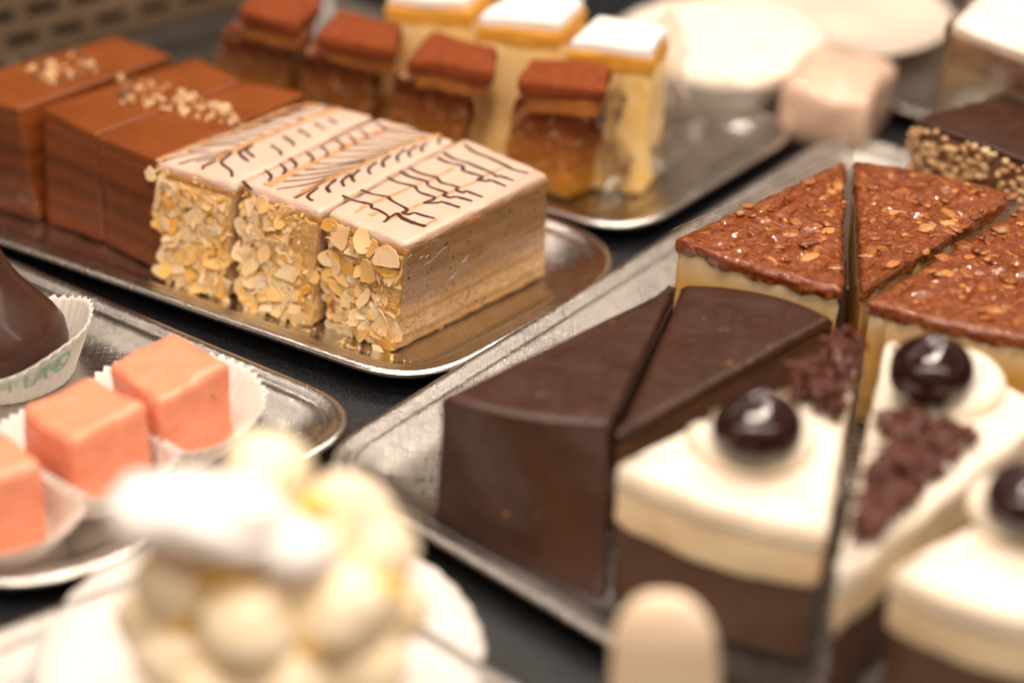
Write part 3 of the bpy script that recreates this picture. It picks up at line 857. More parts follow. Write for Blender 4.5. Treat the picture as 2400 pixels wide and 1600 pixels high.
# ------------------------------------------------------------------ nougat slices
def nougat(label, top_px, botf_px, seed, sprinkle, gap_side=False):
    top = quadtop(top_px, 5.55)
    bf = [at(x, y, .5) for x, y in botf_px]
    bot = [bf[0], bf[1], Vector((top[2].x, top[2].y, .5)), Vector((top[3].x, top[3].y, .5))]
    root = thing('nougat_slice', sum(bot, Vector()) / 4, label, 'cake slice', 'brown nougat slices')
    lv = lambda t, g=0: [(lambda q, c: q + (q - c).normalized() * g)(bot[i].lerp(top[i], t), sum((bot[j].lerp(top[j], t) for j in range(4)), Vector()) / 4) for i in range(4)]
    mb = MB(); block(mb, lv(0, -.04), lv(.93, -.04), (14, 24, 22), .12, .05, .9, seed, .03, 3)
    mb.build('layered_body', M['nougat_body'], root)
    mb = MB(); block(mb, lv(.90, .01), lv(1., .01), (16, 26, 3), .14, .035, .7, seed + 3, .012, 3)
    mb.build('chocolate_glaze', M['milk_choc'], root)
    mb = MB(); rnd = random.Random(seed)
    (x0, y0), (x1, y1), (x2, y2), (x3, y3), n = sprinkle
    for k in range(n):
        u, v = rnd.random(), rnd.random()
        px = (x0 * (1 - u) + x1 * u) * (1 - v) + (x3 * (1 - u) + x2 * u) * v
        py = (y0 * (1 - u) + y1 * u) * (1 - v) + (y3 * (1 - u) + y2 * u) * v
        mb.tint = rnd.uniform(.1, .75) if rnd.random() < .78 else 1.
        chunk(mb, at(px, py, 5.6), rnd.choice((.04, .06, .08, .11, .15, .2)) * rnd.uniform(.8, 1.2), seed * 50 + k)
    tag(mb.build('nut_sprinkle', M['nut'], root), kind='stuff')
    return root, bot, top
N3 = nougat('brown nougat slice squeezed against the almond coated slice, nuts scattered across it',
    [(221, 312), (362, 366), (702, 214), (563, 186)], [(240, 560), (378, 632)], 21, ((425, 200), (530, 252), (560, 290), (405, 268), 70))
N2 = nougat('middle brown nougat slice with chopped nuts, right of the dark gap',
    [(96, 246), (219, 308), (558, 185), (454, 132)], [(106, 514), (238, 558)], 22, ((268, 170), (420, 205), (440, 262), (275, 240), 70))
N1 = nougat('wrapped nougat slice left of the dark gap, pale nuts on top',
    [(-150, 200), (42, 248), (394, 126), (268, 82)], [(-130, 450), (88, 508)], 23, ((50, 165), (180, 112), (235, 160), (125, 196), 60))
mb = MB()
_, bN, tN = N1
o = (tN[0] - tN[3]).normalized(); o.z = 0
sheet(mb, bN[0] + o * .2, bN[1] + o * .2, tN[1] + o * .16, tN[0] + o * .16, 24, 24, .12, .7, 9, .06, 2.2)
mb.org = (bN[0] + bN[1]) / 2
tag(mb.build('clear_film', M['film']), 'crinkled clear film on the front of the leftmost nougat slice', 'film', 'clear wrapping films')

# ------------------------------------------------------------------ cocoa topped slices and sugared custard slices behind
DEP = Vector((.52, .855, 0))
def cocoa_slice(label, lid_px, body_px, foot_px, seed):
    zl = 7.3
    lid = quadtop(lid_px, zl)
    f = [at(x, y, 5.9) for x, y in body_px]; g = [at(x, y, .6) for x, y in foot_px]
    bt = [f[0], f[1], f[1] + DEP * 2.6 + Vector((-.5, 0, 0)), f[0] + DEP * 2.6]
    bb = [g[0], g[1], g[1] + DEP * 3.4, g[0] + DEP * 3.4]
    root = thing('cocoa_slice', sum(bb, Vector()) / 4, label, 'cake slice', 'cocoa topped cream slices')
    mb = MB(); block(mb, bb, bt, (14, 10, 18), .45, .16, .8, seed, .08, 2.6); mb.build('pastry_body', M['cocoa_body'], root)
    c = sum(lid, Vector()) / 4
    cr_ = [c + (p - c) * .86 + Vector((0, 0, -.55)) for p in lid]
    mb = MB(); block(mb, [p + Vector((0, 0, -1.1)) for p in cr_], cr_, (8, 6, 4), .25, .1, 1, seed + 2); mb.build('cream_filling', M['lid_cream'], root)
    mb = MB(); block(mb, [p + Vector((0, 0, -.85)) for p in lid], lid, (14, 10, 4), .3, .22, .45, seed + 5); mb.build('cocoa_lid', M['cocoa'], root)
    return root, bb, bt, lid
CS = []
for i, (lb, lid, body, foot) in enumerate([
    ('cocoa topped slice nearest the tray corner, wrapped in shiny film', [(1188, 186), (1392, 204), (1410, 150), (1222, 128)], [(1172, 220), (1352, 262)], [(1148, 418), (1310, 466)]),
    ('cocoa topped slice second from the shiny film', [(936, 132), (1128, 160), (1146, 104), (992, 68)], [(900, 168), (1072, 205)], [(878, 345), (1050, 385)]),
    ('cocoa topped slice third from the shiny film', [(728, 72), (914, 112), (930, 54), (782, 16)], [(694, 112), (858, 150)], [(672, 285), (840, 325)]),
    ('cocoa topped slice farthest from the shiny film, cut by the picture edge', [(540, 22), (690, 56), (742, -8), (600, -45)], [(505, 62), (670, 95)], [(480, 225), (655, 262)])]):
    CS.append(cocoa_slice(lb, lid, body, foot, 40 + i))

def custard_slice(label, top_px, z, seed):
    top = quadtop(top_px, z)
    bot = [Vector((p.x, p.y, .6)) for p in top]
    root = thing('custard_slice', sum(bot, Vector()) / 4, label, 'cake slice', 'sugared custard slices')
    lv = lambda t: [bot[i].lerp(top[i], t) for i in range(4)]
    mb = MB(); block(mb, lv(0), lv(.83), (8, 8, 10), .3, .12, .7, seed); mb.build('custard', M['custard_slice'], root)
    mb = MB(); block(mb, lv(.80), lv(.93), (10, 8, 3), .2, .12, .8, seed + 1); mb.build('golden_pastry', M['sponge_gold'], root)
    mb = MB(); q = lv(.92); c = sum(q, Vector()) / 4; t_ = lv(1.0)
    block(mb, [c + (p - c) * .96 for p in q], [c + (p - c) * .92 + Vector((0, 0, (t_[0] - q[0]).z)) for p in q], (10, 8, 3), .2, .1, .6, seed + 2); mb.build('powdered_sugar', M['sugar'], root)
    return root, bot, top
VS = [custard_slice('sugar dusted custard slice behind the film wrapped cocoa slice', [(1300, 92), (1500, 112), (1540, 58), (1370, 34)], 8.0, 60),
      custard_slice('sugar dusted custard slice second from the round pie', [(1090, 36), (1288, 52), (1350, -6), (1180, -24)], 8.0, 61),
      custard_slice('custard slice third from the round pie, mostly hidden by a cocoa lid', [(880, -10), (1078, 4), (1140, -54), (970, -72)], 7.8, 62)]
# crumpled film round the end of the row
mb = MB()
_, bb, bt, lid = CS[0]
w0 = bb[1] + Vector((1.3, -1.2, 0)); w1 = bb[1] + DEP * 8.0 + Vector((2.6, -.6, 0))
sheet(mb, w0, w1, bb[1] + DEP * 7.6 + Vector((.5, 0, 7.2)), Vector((bt[1].x + .15, bt[1].y, 6.2)), 48, 44, .9, .5, 11, .28, 1.4)
mb.org = w0
tag(mb.build('clear_film', M['film_crumple']), 'crumpled shiny film on the end of the cocoa slice row', 'film', 'clear wrapping films')

for (_, bb, bt, lid), lb in zip(CS[1:], ('second', 'third', 'farthest')):
    mb = MB()
    a_ = bb[1] + Vector((.55, -.5, 0)); b_ = bb[1] + DEP * 3.4 + Vector((.75, 0, 0))
    sheet(mb, a_, b_, b_ + Vector((-.2, 0, 6.2)), Vector((bt[1].x + .2, bt[1].y, 5.9)), 26, 26, .35, .6, 5, .12, 1.8)
    mb.org = a_
    tag(mb.build('clear_film', M['film_crumple']), 'wrinkled film on the right side of the cocoa slice %s from the tray corner' % lb, 'film', 'clear wrapping films')

# ------------------------------------------------------------------ torte wedges
def wedge(tip, a, b, bulge=.5, rt=.12, rc=.15, n=14):
    """outline of a cut wedge: tip, then the rim from a to b bowed outwards"""
    tip, a, b = (Vector((v[0], v[1])) for v in (tip, a, b))
    m = (a + b) / 2; d = (m - tip).normalized()
    rim = [a.lerp(b, k / n) + d * bulge * (1 - (2 * k / n - 1) ** 2) for k in range(n + 1)]
    pts = [tip] + rim
    rads = [rt] + [rc] + [0] * (n - 1) + [rc]
    return round_poly(pts, rads, 5)

def shrink(poly, d):
    N = outnormals(poly)
    return [p - n * d for p, n in zip(poly, N)]

FZ = 6.0
def florentine(label, tip, a, b, seed, bulge=.35):
    out = wedge(at(*tip, FZ), at(*a, FZ), at(*b, FZ), bulge)
    cen = sum(out, Vector((0, 0))) / len(out)
    root = thing('nut_torte_wedge', (cen.x, cen.y, .5), label, 'cake slice', 'nut glazed torte wedges')
    mb = MB(); prism(mb, shrink(out, .14), .5, FZ - .35, .1, 10, 5, .3, .06, 1.5, seed, .05, 4)
    mb.build('cream_body', M['sheet_cream'], root)
    mb = MB()
    prism(mb, out, FZ - .55, FZ, .22, 3, 16, .16, .10, 1.3, seed + 2, .10, 4, .2, 2.0, rb=.1,
          zlow=lambda q, i: -.45 * max(0, nz((q.x, q.y, 0), .8, seed)) - .22 * nz((q.x, q.y, 0), 2.2, seed + 1))
    mb.build('nut_glaze', M['florentine'], root)
    # nuts caught in the glaze
    mb = MB(); rnd = random.Random(seed)
    A, B, C = (at(*p, FZ) for p in (tip, a, b))
    for k in range(150):
        u, v = rnd.random(), rnd.random()
        if u + v > 1: u, v = 1 - u, 1 - v
        p = A * (1 - u - v) * .96 + B * (u + .013) * .97 + C * (v + .013) * .97 + (A + B + C) / 3 * .0
        c0 = (A + B + C) / 3
        p = c0 + ((A * (1 - u - v) + B * u + C * v) - c0) * .93
        p.z = FZ - .09 + nz((p.x, p.y, FZ), 2.0, seed + 5) * .2
        mb.tint = rnd.random()
        a_ = rnd.choice((.1, .14, .18, .24, .32, .42)) * rnd.uniform(.85, 1.15); ph = rnd.uniform(0, PI)
        fr_ = Matrix.Rotation(ph, 3, 'Z') @ Matrix.Rotation(rnd.gauss(0, .14), 3, 'X')
        ball(mb, p + Vector((0, 0, .02)), (a_, a_ * rnd.uniform(.45, .8), .05 + .15 * a_), 12, 7, .35, 1.4, seed * 31 + k, fr_, .1, 3)
    tag(mb.build('glazed_nuts', M['glazed_nut'], root), kind='stuff')
    return root
florentine('nut glazed torte wedge left of the upright film, its rim facing the dark torte', (1942, 366), (1548, 545), (1936, 664), 71)
florentine('nut glazed torte wedge right of the upright film with its tip pointing forward', (1980, 664), (1960, 366), (2345, 446), 72)
florentine('nut glazed torte wedge behind the cherries, its thick rim facing forward', (2385, 455), (1988, 690), (2420, 782), 73)

def film_sheet(label, pts, z0, z1, nu=20, nv=16, amp=.06, seed=0, mat='film', lift=0.):
    mb = MB()
    a, b = (at(*p, z1) for p in pts)
    A, B = Vector((a.x, a.y, z0)), Vector((b.x, b.y, z0))
    sheet(mb, A, B, b + Vector((0, 0, lift)), a, nu, nv, amp, .5, seed, amp * .3, 2)
    mb.org = (A + B) / 2
    o = tag(mb.build('clear_film', M[mat]), label, 'film', 'clear wrapping films')
    m2 = MB(); m2.org = list((A + B) / 2)
    tube(m2, [v + Vector((0, 0, .005)) for v in mb.v[-(nu + 1):]], .009, 6)
    e_ = m2.build('film_edge', M['film_ridge']); e_.parent = o; e_.location = (0, 0, 0)
    return o
film_sheet('long clear film along the back cut of the left nut torte wedge', [(1543, 528), (1938, 352)], .6, 6.35, seed=1)
film_sheet('upright film standing between the two back nut torte wedges, left sheet', [(1950, 326), (1946, 664)], .6, 6.55, seed=2, amp=.05)
film_sheet('upright film against the cut of the forward pointing nut torte wedge', [(1957, 320), (1966, 655)], .6, 6.6, seed=3, amp=.12)
film_sheet('slanting clear film between the nut torte wedges on the right', [(1985, 668), (2338, 442)], .6, 6.25, seed=4, amp=.1)
# bowed film on the rim of the front nut torte
mb = MB()
P = smooth_path([at(x, y, 5.2) for x, y in ((2012, 748), (2120, 735), (2230, 745), (2352, 800))], 8)
vs = []; fs = []
for p in P: vs += [Vector((p.x, p.y, .6)), p]
for i in range(len(P) - 1): fs.append((2 * i, 2 * i + 2, 2 * i + 3, 2 * i + 1))
mb.add(vs, fs); mb.org = P[0] * 1
tag(mb.build('clear_film', M['film']), 'bowed clear film hugging the rim behind the cherry topped wedges', 'film', 'clear wrapping films')

# dark chocolate torte
def dark_wedge(label, tip, a, b, seed, bulge, zt=5.5, foot_px=None):
    out = wedge(at(*tip, zt), at(*a, zt), at(*b, zt), bulge, .1, .28)
    cen = sum(out, Vector((0, 0))) / len(out)
    root = thing('chocolate_torte_wedge', (cen.x, cen.y, .5), label, 'cake slice', 'dark chocolate torte wedges')
    mb = MB(); prism(mb, shrink(out, .12), .5, zt - .2, .05, 10, 3, .3, .04, 1.5, seed, .03, 5)
    mb.build('chocolate_crumb', M['choc_crumb'], root)
    mb = MB(); prism(mb, out, zt - .42, zt, .26, 2, 10, .25, .02, .8, seed + 1, 0, 3, .03, .4)
    mb.build('chocolate_glaze', M['dark_choc'], root)
    foot = None
    if foot_px:
        foot = at(*foot_px, .5) - at(*b, zt); foot.z = 0
    # glazed rim wall
    tip2, A, B = at(*tip, zt), at(*a, zt), at(*b, zt)
    n = 26
    m = (A + B) / 2; d = (m - tip2); d.z = 0; d.normalize()
    R = []
    mb = MB(); vs = []; fs = []
    K_ = 10
    for k in range(n + 1):
        s = k / n
        q = A.lerp(B, s) + d * bulge * (1 - (2 * s - 1) ** 2)
        for j in range(K_ + 1):
            z = .5 + (zt - .2 - .5) * j / K_
            flare = .16 * max(0, 1 - (z - .5) / .9) ** 2 + .05 * math.sin(z * 1.1 + s * 3) * (1 if z < zt - .5 else .3)
            vs.append(Vector((q.x, q.y, z)) + d * (flare + .05 * nz((q.x, q.y, z), .9, seed)) + (foot * (s ** 1.2) * (1 - (z - .5) / (zt - .7)) if foot else Vector((0, 0, 0))))
    W_ = K_ + 1
    for k in range(n):
        for j in range(K_):
            fs.append((k * W_ + j, (k + 1) * W_ + j, (k + 1) * W_ + j + 1, k * W_ + j + 1))
    o = len(vs)
    vs += [v - d * .3 for v in vs]
    for k in range(n):
        for j in range(K_):
            fs.append((o + k * W_ + j, o + k * W_ + j + 1, o + (k + 1) * W_ + j + 1, o + (k + 1) * W_ + j))
    for j in range(K_):
        fs.append((j, j + 1, o + j + 1, o + j)); e = n * W_
        fs.append((e + j, o + e + j, o + e + j + 1, e + j + 1))
    mb.add(vs, fs)
    mb.build('glazed_rim', M['dark_choc'], root)
    return root
dark_wedge('dark chocolate torte wedge at the left, its smooth glazed rim facing forward', (1556, 650), (1012, 908), (1400, 974), 81, .45, foot_px=(1388, 1372))
dark_wedge('dark chocolate torte wedge pointing forward beside the white cream wedge', (1412, 1006), (1570, 650), (1914, 728), 82, .75)
film_sheet('clear film in the gap between the two dark chocolate wedges', [(1568, 662), (1394, 985)], .6, 5.5, seed=6, amp=.1)

# cherry topped cream wedges
BZ = 6.0
def cherry_wedge(label, tip, a, b, seed, bulge, ros, cher, shav, cr_=1.22):
    out = wedge(at(*tip, BZ), at(*a, BZ), at(*b, BZ), bulge, .15, .35)
    cen = sum(out, Vector((0, 0))) / len(out)
    root = thing('cherry_cream_wedge', (cen.x, cen.y, .5), label, 'cake slice', 'cherry topped cream wedges')
    mb = MB(); prism(mb, shrink(out, .12), .5, BZ - 2.2, .05, 10, 3, .3, .08, 1.5, seed, .06, 4)
    mb.build('chocolate_mousse', M['mousse'], root)
    mb = MB(); prism(mb, out, BZ - 2.45, BZ - .7, .08, 5, 3, .3, .10, .7, seed + 4, .02, 3, rb=.1, zlow=lambda q, i: .18 * nz((q.x, q.y, 0), .7, seed))
    mb.build('cream_layer', M['custard'], root)  # side of the top cream, painted yellower for its dimmer light
    mb = MB(); prism(mb, shrink(out, -.012), BZ - .95, BZ, .38, 3, 12, .3, .10, .7, seed + 4, .02, 3, .08, .6)
    mb.build('cream_top', M['cream'], root)
    if ros:
        c = at(*ros, BZ + .1)
        mb = MB()
        path = []
        for k in range(70):
            t = k / 69; ang = 2 * PI * 2.1 * t + seed
            rr = 1.75 * (1 - t) + .35 * t
            path.append(c + Vector((rr * math.cos(ang), rr * math.sin(ang), .08 + .75 * t)))
        tube(mb, path, [.62 * (1 - .25 * k / 69) for k in range(70)], 14, .8)
        ball(mb, c + Vector((0, 0, .25)), (1.5, 1.5, .8), 20, 10)
        mb.build('cream_rosette', M['cream'], root)
    if cher:
        p = at(*cher, BZ + 1.25)
        mb = MB()
        R = []
        for k in range(1, 16):
            th = PI * k / 16
            R.append([p + Vector((math.sin(th) * math.cos(2 * PI * i / 28), math.sin(th) * math.sin(2 * PI * i / 28), -math.cos(th) * .88 - .16 * math.exp(-((th - PI) / .3) ** 2) * -1 * 1.0)) * cr_ * (1 + .05 * nz((math.sin(th) * math.cos(2 * PI * i / 28), math.sin(th) * math.sin(2 * PI * i / 28), math.cos(th)), 1.3, seed)) for i in range(28)])
        rings(mb, R)
        mb.build('cherry', M['cherry'], root)
    if shav:
        mb = MB(); rnd = random.Random(seed)
        poly, n, zz = shav
        Q = [at(x, y, BZ) for x, y in poly]
        for k in range(n):
            u, v = rnd.random(), rnd.random()
            p = (Q[0] * (1 - u) + Q[1] * u) * (1 - v) + (Q[3] * (1 - u) + Q[2] * u) * v
            p.z = BZ + rnd.uniform(.0, zz)
            ang = rnd.uniform(0, PI); L = rnd.uniform(.35, 1.15)
            dirv = Vector((math.cos(ang), math.sin(ang), rnd.gauss(0, .35)))
            pts = []
            for j in range(6):
                s = j / 5 - .5
                pts.append(p + dirv * L * s + Vector((0, 0, rnd.uniform(.1, .35) * (1 - 4 * s * s))))
            tube(mb, pts, rnd.uniform(.08, .2), 6, .35)
        tag(mb.build('chocolate_shavings', M['shaving'], root), kind='stuff')
    return root
cherry_wedge('white cream wedge left of the upright film, cherry in a piped rosette', (1972, 800), (1412, 1058), (1898, 1215), 91, .55,
    (1735, 1010), (1738, 985), ([(1810, 905), (1930, 985), (1968, 800), (1925, 800)], 130, .9), 1.55)
cherry_wedge('cream wedge pointing forward, cherry behind a patch of chocolate shavings', (1922, 1330), (2035, 772), (2420, 940), 92, .5,
    (2170, 880), (2140, 855), ([(1960, 1240), (2010, 1240), (2240, 1010), (2040, 950)], 230, .5), 1.5)
cherry_wedge('cream wedge at the bottom right corner with a half seen cherry', (2560, 1010), (2048, 1300), (2480, 1440), 93, .5,
    (2350, 1190), (2368, 1150), None, 1.5)
film_sheet('clear film standing between the two cherry topped wedges', [(1985, 800), (1890, 1370)], .6, 6.3, seed=8, amp=.16, mat='film')
film_sheet('clear film on the rim of the left cherry wedge', [(1405, 1075), (1893, 1235)], .6, 5.6, seed=9, amp=.05)

# nut coated torte with a flat dark chocolate top, and the wrapped white topped cake
top = quadtop([(2098, 272), (2420, 392), (2520, 240), (2330, 208)], 6.2)
bot = [Vector((p.x, p.y, .5)) for p in top]
root = thing('nut_coated_torte', sum(bot, Vector()) / 4, 'torte with flat dark chocolate top and chopped nut sides', 'cake')
mb = MB(); block(mb, bot, [p - Vector((0, 0, .3)) for p in top], (10, 10, 10), .2, .05, 1, 5); mb.build('torte_body', M['choc_crumb'], root)
mb = MB(); c = sum(top, Vector()) / 4
block(mb, [p - Vector((0, 0, .35)) for p in top], top, (10, 10, 2), .14); mb.build('chocolate_top', M['dark_choc'], root)
mb = MB(); rnd = random.Random(4)
for e in ((0, 1), (3, 0)):
    a, b = bot[e[0]], bot[e[1]]
    for k in range(420):
        u = rnd.random(); z = rnd.uniform(.5, 6.0)
        p = a.lerp(b, u); d = (b - a).normalized(); o_ = Vector((d.y, -d.x, 0))
        mb.tint = rnd.uniform(0, .8)
        chunk(mb, Vector((p.x, p.y, z)) + o_ * rnd.uniform(0, .14), rnd.uniform(.1, .22), k)
tag(mb.build('nut_coat', M['nut'], root), kind='stuff')

top = quadtop([(2186, 52), (2460, 160), (2560, 20), (2300, -60)], 8.6)
bot = [Vector((p.x, p.y, .5)) for p in top]
root = thing('layer_cake_slice', sum(bot, Vector()) / 4, 'tall cream cake slice with brown layer and white top wrapped in film', 'cake slice')
mb = MB(); block(mb, bot, top, (10, 10, 16), .25, .06, .8, 6); mb.build('layered_body', M['wcake'], root)
mb = MB()
o_ = Vector((-.35, -.3, 0))
sheet(mb, bot[3] + o_, bot[0] + o_, top[0] + o_, top[3] + o_, 20, 20, .15, .6, 3)
sheet(mb, bot[0] + o_, bot[1] + Vector((0, -.4, 0)), top[1] + Vector((0, -.4, 0)), top[0] + o_, 20, 20, .15, .6, 3)
mb.build('film_wrap', M['film_crumple'], root)

# ------------------------------------------------------------------ pink cubes in paper cups, chocolate mound
def paper_cup(label, c, z0, r0, r1, h, squeeze=(), fl=46, group='white fluted paper cups', seed=0, amp=.09, dip=0.):
    mb = MB(); c = Vector((c[0], c[1]))
    n = fl * 4
    prof = [(0, 0), (.12, .05), (.35, .3), (.6, .55), (.8, .78), (.92, .92), (1, 1)]
    def rad(th, t, k):
        r = r0 + (r1 - r0) * t
        for (sa, lim) in squeeze:
            cs = math.cos(th - sa)
            if cs > .05: r = min(r, lim / cs)
        r *= 1 + .03 * nz((math.cos(th), math.sin(th), seed), 1.5, seed)
        w = [0, 1, 0, -1][k % 4]
        return r + w * amp * (.25 + .75 * t)
    inner = []; outer = []
    for t, zz in prof:
        a = []; b = []
        for k in range(n):
            th = 2 * PI * k / n
            r = rad(th, t, k)
            hz = h * zz * (1 - dip * max(0, math.cos(th + 1.75)) ** 2 - 1.25 * dip * max(0, math.cos(th - 1.5)) ** 2) * (1 + .10 * nz((math.cos(th), math.sin(th), 3), 1.1, seed + 2))
            if t == 1: hz += .05 * [0, 1, 0, -1][k % 4]
            p = Vector((c.x + r * math.cos(th), c.y + r * math.sin(th), z0 + hz))
            q = Vector((c.x + (r + .03) * math.cos(th), c.y + (r + .03) * math.sin(th), z0 + hz - (.02 if t < .1 else 0)))
            a.append(p); b.append(q)
        inner.append(a); outer.append(b)
    rings(mb, outer + inner[::-1])
    mb.org = (c.x, c.y, z0)
    return tag(mb.build('paper_cup', M['paper'], None), label, 'paper cup', group), rad

def pink_cube(label, px, base_c, seed, zt=4.1, z0=.62):
    top = quadtop(px, zt)
    bot = [Vector((p.x, p.y, z0)) for p in top]
    c = sum(bot, Vector()) / 4
    root = thing('pink_fondant_cube', c, label, 'petit four', 'pink fondant cubes')
    mb = MB(); block(mb, bot, top, (14, 14, 14), .34, .12, .55, seed, .06, 1.5)
    mb.build('fondant_shell', M['pink'], root)
    mb = MB(); rnd = random.Random(seed)
    # sponge showing through chips in the coat
    n_ = (bot[1] - bot[0]).cross(Vector((0, 0, 1))).normalized()
    for (u, v, a, b) in base_c:
        p = bot[1].lerp(bot[2], u); p = p.lerp(top[1].lerp(top[2], u), v)
        nn = (bot[2] - bot[1]).cross(Vector((0, 0, 1))).normalized()
        if nn.y > 0: nn = -nn
        fr = Matrix((nn.cross(Vector((0, 0, 1))), nn, Vector((0, 0, 1)))).transposed()
        ball(mb, p + nn * .0, (a, .05, b), 12, 8, .3, 1.5, seed, fr)
    mb.build('chip', M['apricot'], root)
    return c
# corner order: front, right, back, left -> front-left .. of block
cA_ = pink_cube('pink cube nearest the tray corner, small hole in its side', [(245, 832), (366, 922), (534, 832), (396, 754)], [(.72, .72, .09, .16)], 101)
cB_ = pink_cube('middle pink cube between the two other pink cubes', [(42, 932), (166, 1012), (345, 930), (202, 855)], [(.3, .2, .12, .05)], 102)
cC_ = pink_cube('pink cube cut off by the left picture edge', [(-160, 1062), (-50, 1118), (100, 1060), (-40, 945)], [(.2, .08, .3, .1)], 103)
def ang(a, b): return math.atan2(b.y - a.y, b.x - a.x)
dAB = (cA_ - cB_).to_2d().length / 2 - .12
dBC = (cB_ - cC_).to_2d().length / 2 - .12
paper_cup('white paper cup under the pink cube nearest the tray corner', cA_, .45, 1.9, 3.5, 2.0, [(ang(cA_, cB_), dAB)], seed=1)
paper_cup('white paper cup under the middle pink cube', cB_, .45, 1.9, 3.5, 2.0, [(ang(cB_, cA_), dAB), (ang(cB_, cC_), dBC)], seed=2)
paper_cup('white paper cup under the pink cube at the picture edge', cC_, .45, 1.9, 3.4, 1.8, [(ang(cC_, cB_), dBC)], seed=3)

mc = at(18, 852, .6)
mc = Vector((mc.x - .2, mc.y + .4, .6))
root = thing('chocolate_mound', mc, 'dark chocolate covered peak with a curled tip sitting in the lettered paper cup', 'petit four')
mb = MB(); R = []
prof = [(2.3, 0), (2.55, .6), (2.62, 1.2), (2.5, 1.85), (2.2, 2.4), (1.84, 2.9), (1.48, 3.4), (1.16, 3.9), (.9, 4.4), (.74, 4.9), (.6, 5.35), (.44, 5.72), (.23, 5.95), (.07, 6.02)]
for r, z in prof:
    cx = mc.x - .35 * max(0, (z - 2) / 3.5) ; 
    R.append([Vector((cx + r * math.cos(2 * PI * k / 36) * (1 + .04 * nz((math.cos(2 * PI * k / 36), math.sin(2 * PI * k / 36), z), 1.1, 4)), mc.y + r * math.sin(2 * PI * k / 36), .62 + z)) for k in range(36)])
rings(mb, R); mb.build('chocolate_coat', M['mound_choc'], root)
cup, rad = paper_cup('white paper cup with green lettering around the chocolate mound', mc, .45, 2.65, 3.6, 2.6, [], 44, seed=4, amp=.08, dip=.38)
# lettering wrapped round the cup
def cup_text(txt, th0, dth, size, tz, name='lettering'):
    mbt = MB(); mbt.org = list(cup['_o'])
    for i, chx in enumerate(txt):
        if chx == ' ': continue
        cu = bpy.data.curves.new('letters', 'FONT'); cu.body = chx; cu.size = size; cu.align_x = 'CENTER'; cu.resolution_u = 3
        to = bpy.data.objects.new('letters', cu); COL.objects.link(to)
        bpy.context.view_layer.update()
        dg = bpy.context.evaluated_depsgraph_get()
        me = bpy.data.meshes.new_from_object(to.evaluated_get(dg))
        bm_v = [v.co.copy() for v in me.vertices]; bm_f = [tuple(p.vertices) for p in me.polygons]
        # subdivide long faces by splitting is not needed: letters are small
        th_c = th0 + dth * i
        vs = []
        for v in bm_v:
            t = tz + v.y / 2.6
            th = th_c + v.x / 4.6
            r = 2.65 + .95 * t + .13
            vs.append(Vector((mc.x + r * math.cos(th), mc.y + r * math.sin(th), .45 + 2.6 * (1 - .38 * max(0, math.cos(th + 1.75)) ** 2) * (t * .98))))
        mbt.add(vs, bm_f)
        bpy.data.objects.remove(to); bpy.data.curves.remove(cu); bpy.data.meshes.remove(me)
    o = mbt.build(name, M['ink'], None, False)
    o.parent = cup; o.location = (0, 0, 0)
cup_text('NH·LAND', -1.50, .150, 1.5, .50)
mb = MB()
for zt in (.86, .92):
    pts = [Vector((mc.x + (2.65 + .95 * zt + .12) * math.cos(a), mc.y + (2.65 + .95 * zt + .12) * math.sin(a), .45 + 2.6 * (1 - .38 * max(0, math.cos(a + 1.75)) ** 2) * zt)) for a in [-2.9 + 2.75 * k / 60 for k in range(61)]]
    tube(mb, pts, .015, 4)
mb.org = list(cup['_o']); o = mb.build('printed_line', M['ink'], None); o.parent = cup; o.location = (0, 0, 0)

# ------------------------------------------------------------------ foreground cream ball cake on a doily
dc = at(600, 1500, 1.0)
mb = MB(); n = 220; R = []
for f, z in ((.0001, 1.02), (.3, 1.02), (.6, 1.02), (.85, 1.04), (1, 1.08), (1, 1.05), (.85, 1.0), (.5, .98)):
    rr = []
    for k in range(n):
        th = 2 * PI * k / n
        r = 7.1 * (1 + .012 * abs(math.sin(20 * th))) * f
        rr.append(Vector((dc.x + r * math.cos(th) * 1.02, dc.y + r * math.sin(th), z + (.12 * nz((math.cos(th) * f * 3, math.sin(th) * f * 3, 0), 1, 2) * f))))
    R.append(rr)
rings(mb, [list(reversed(r)) for r in R]); mb.org = (dc.x, dc.y, 1.0)
tag(mb.build('paper_doily', M['paper']), 'round white paper doily under the cream ball cake', 'doily')
root = thing('cream_ball_cake', (dc.x, dc.y + 1, 1.05), 'blurred pile of pale cream balls with golden caramel and sugared top', 'cake')
y0 = dc.y - 5.0
core = aty(640, 1410, y0 + 1.4)
mb = MB(); ball(mb, (core.x, core.y, core.z - 1.2), (2.8, 2.1, 3.0), 30, 18, .1, 1.2, 3); mb.build('caramel_core', M['caramel'], root)
BALLS = [(618, 1085, 1.6, 1.3, .95), (795, 1185, 1.0, 1.32, 1.0), (868, 1262, .6, 1.2, 1), (405, 1340, -.4, 1.35, .95), (575, 1425, -1.6, 1.55, .95), (775, 1395, -1.2, 1.55, .95), (410, 1505, -1.0, 1.35, 1), (655, 1560, -2.0, 1.5, .95), (830, 1525, -1.2, 1.4, .95), (500, 1600, -2.0, 1.4, .95), (700, 1280, -.6, 1.25, .9), (480, 1280, 1.2, 1.3, .9), (900, 1400, .2, 1.2, .95), (345, 1420, .6, 1.1, .95), (610, 1310, -.2, 1.1, .9)]
for (px, py, dy, r, sq) in BALLS:
    p = aty(px, py, y0 + 1.0 + dy)
    mb = MB(); ball(mb, p, (r, r * .95, r * sq), 28, 16, .16, 1.1, int(px), None, .07, 3); mb.build('cream_ball', M['profiterole'], root)
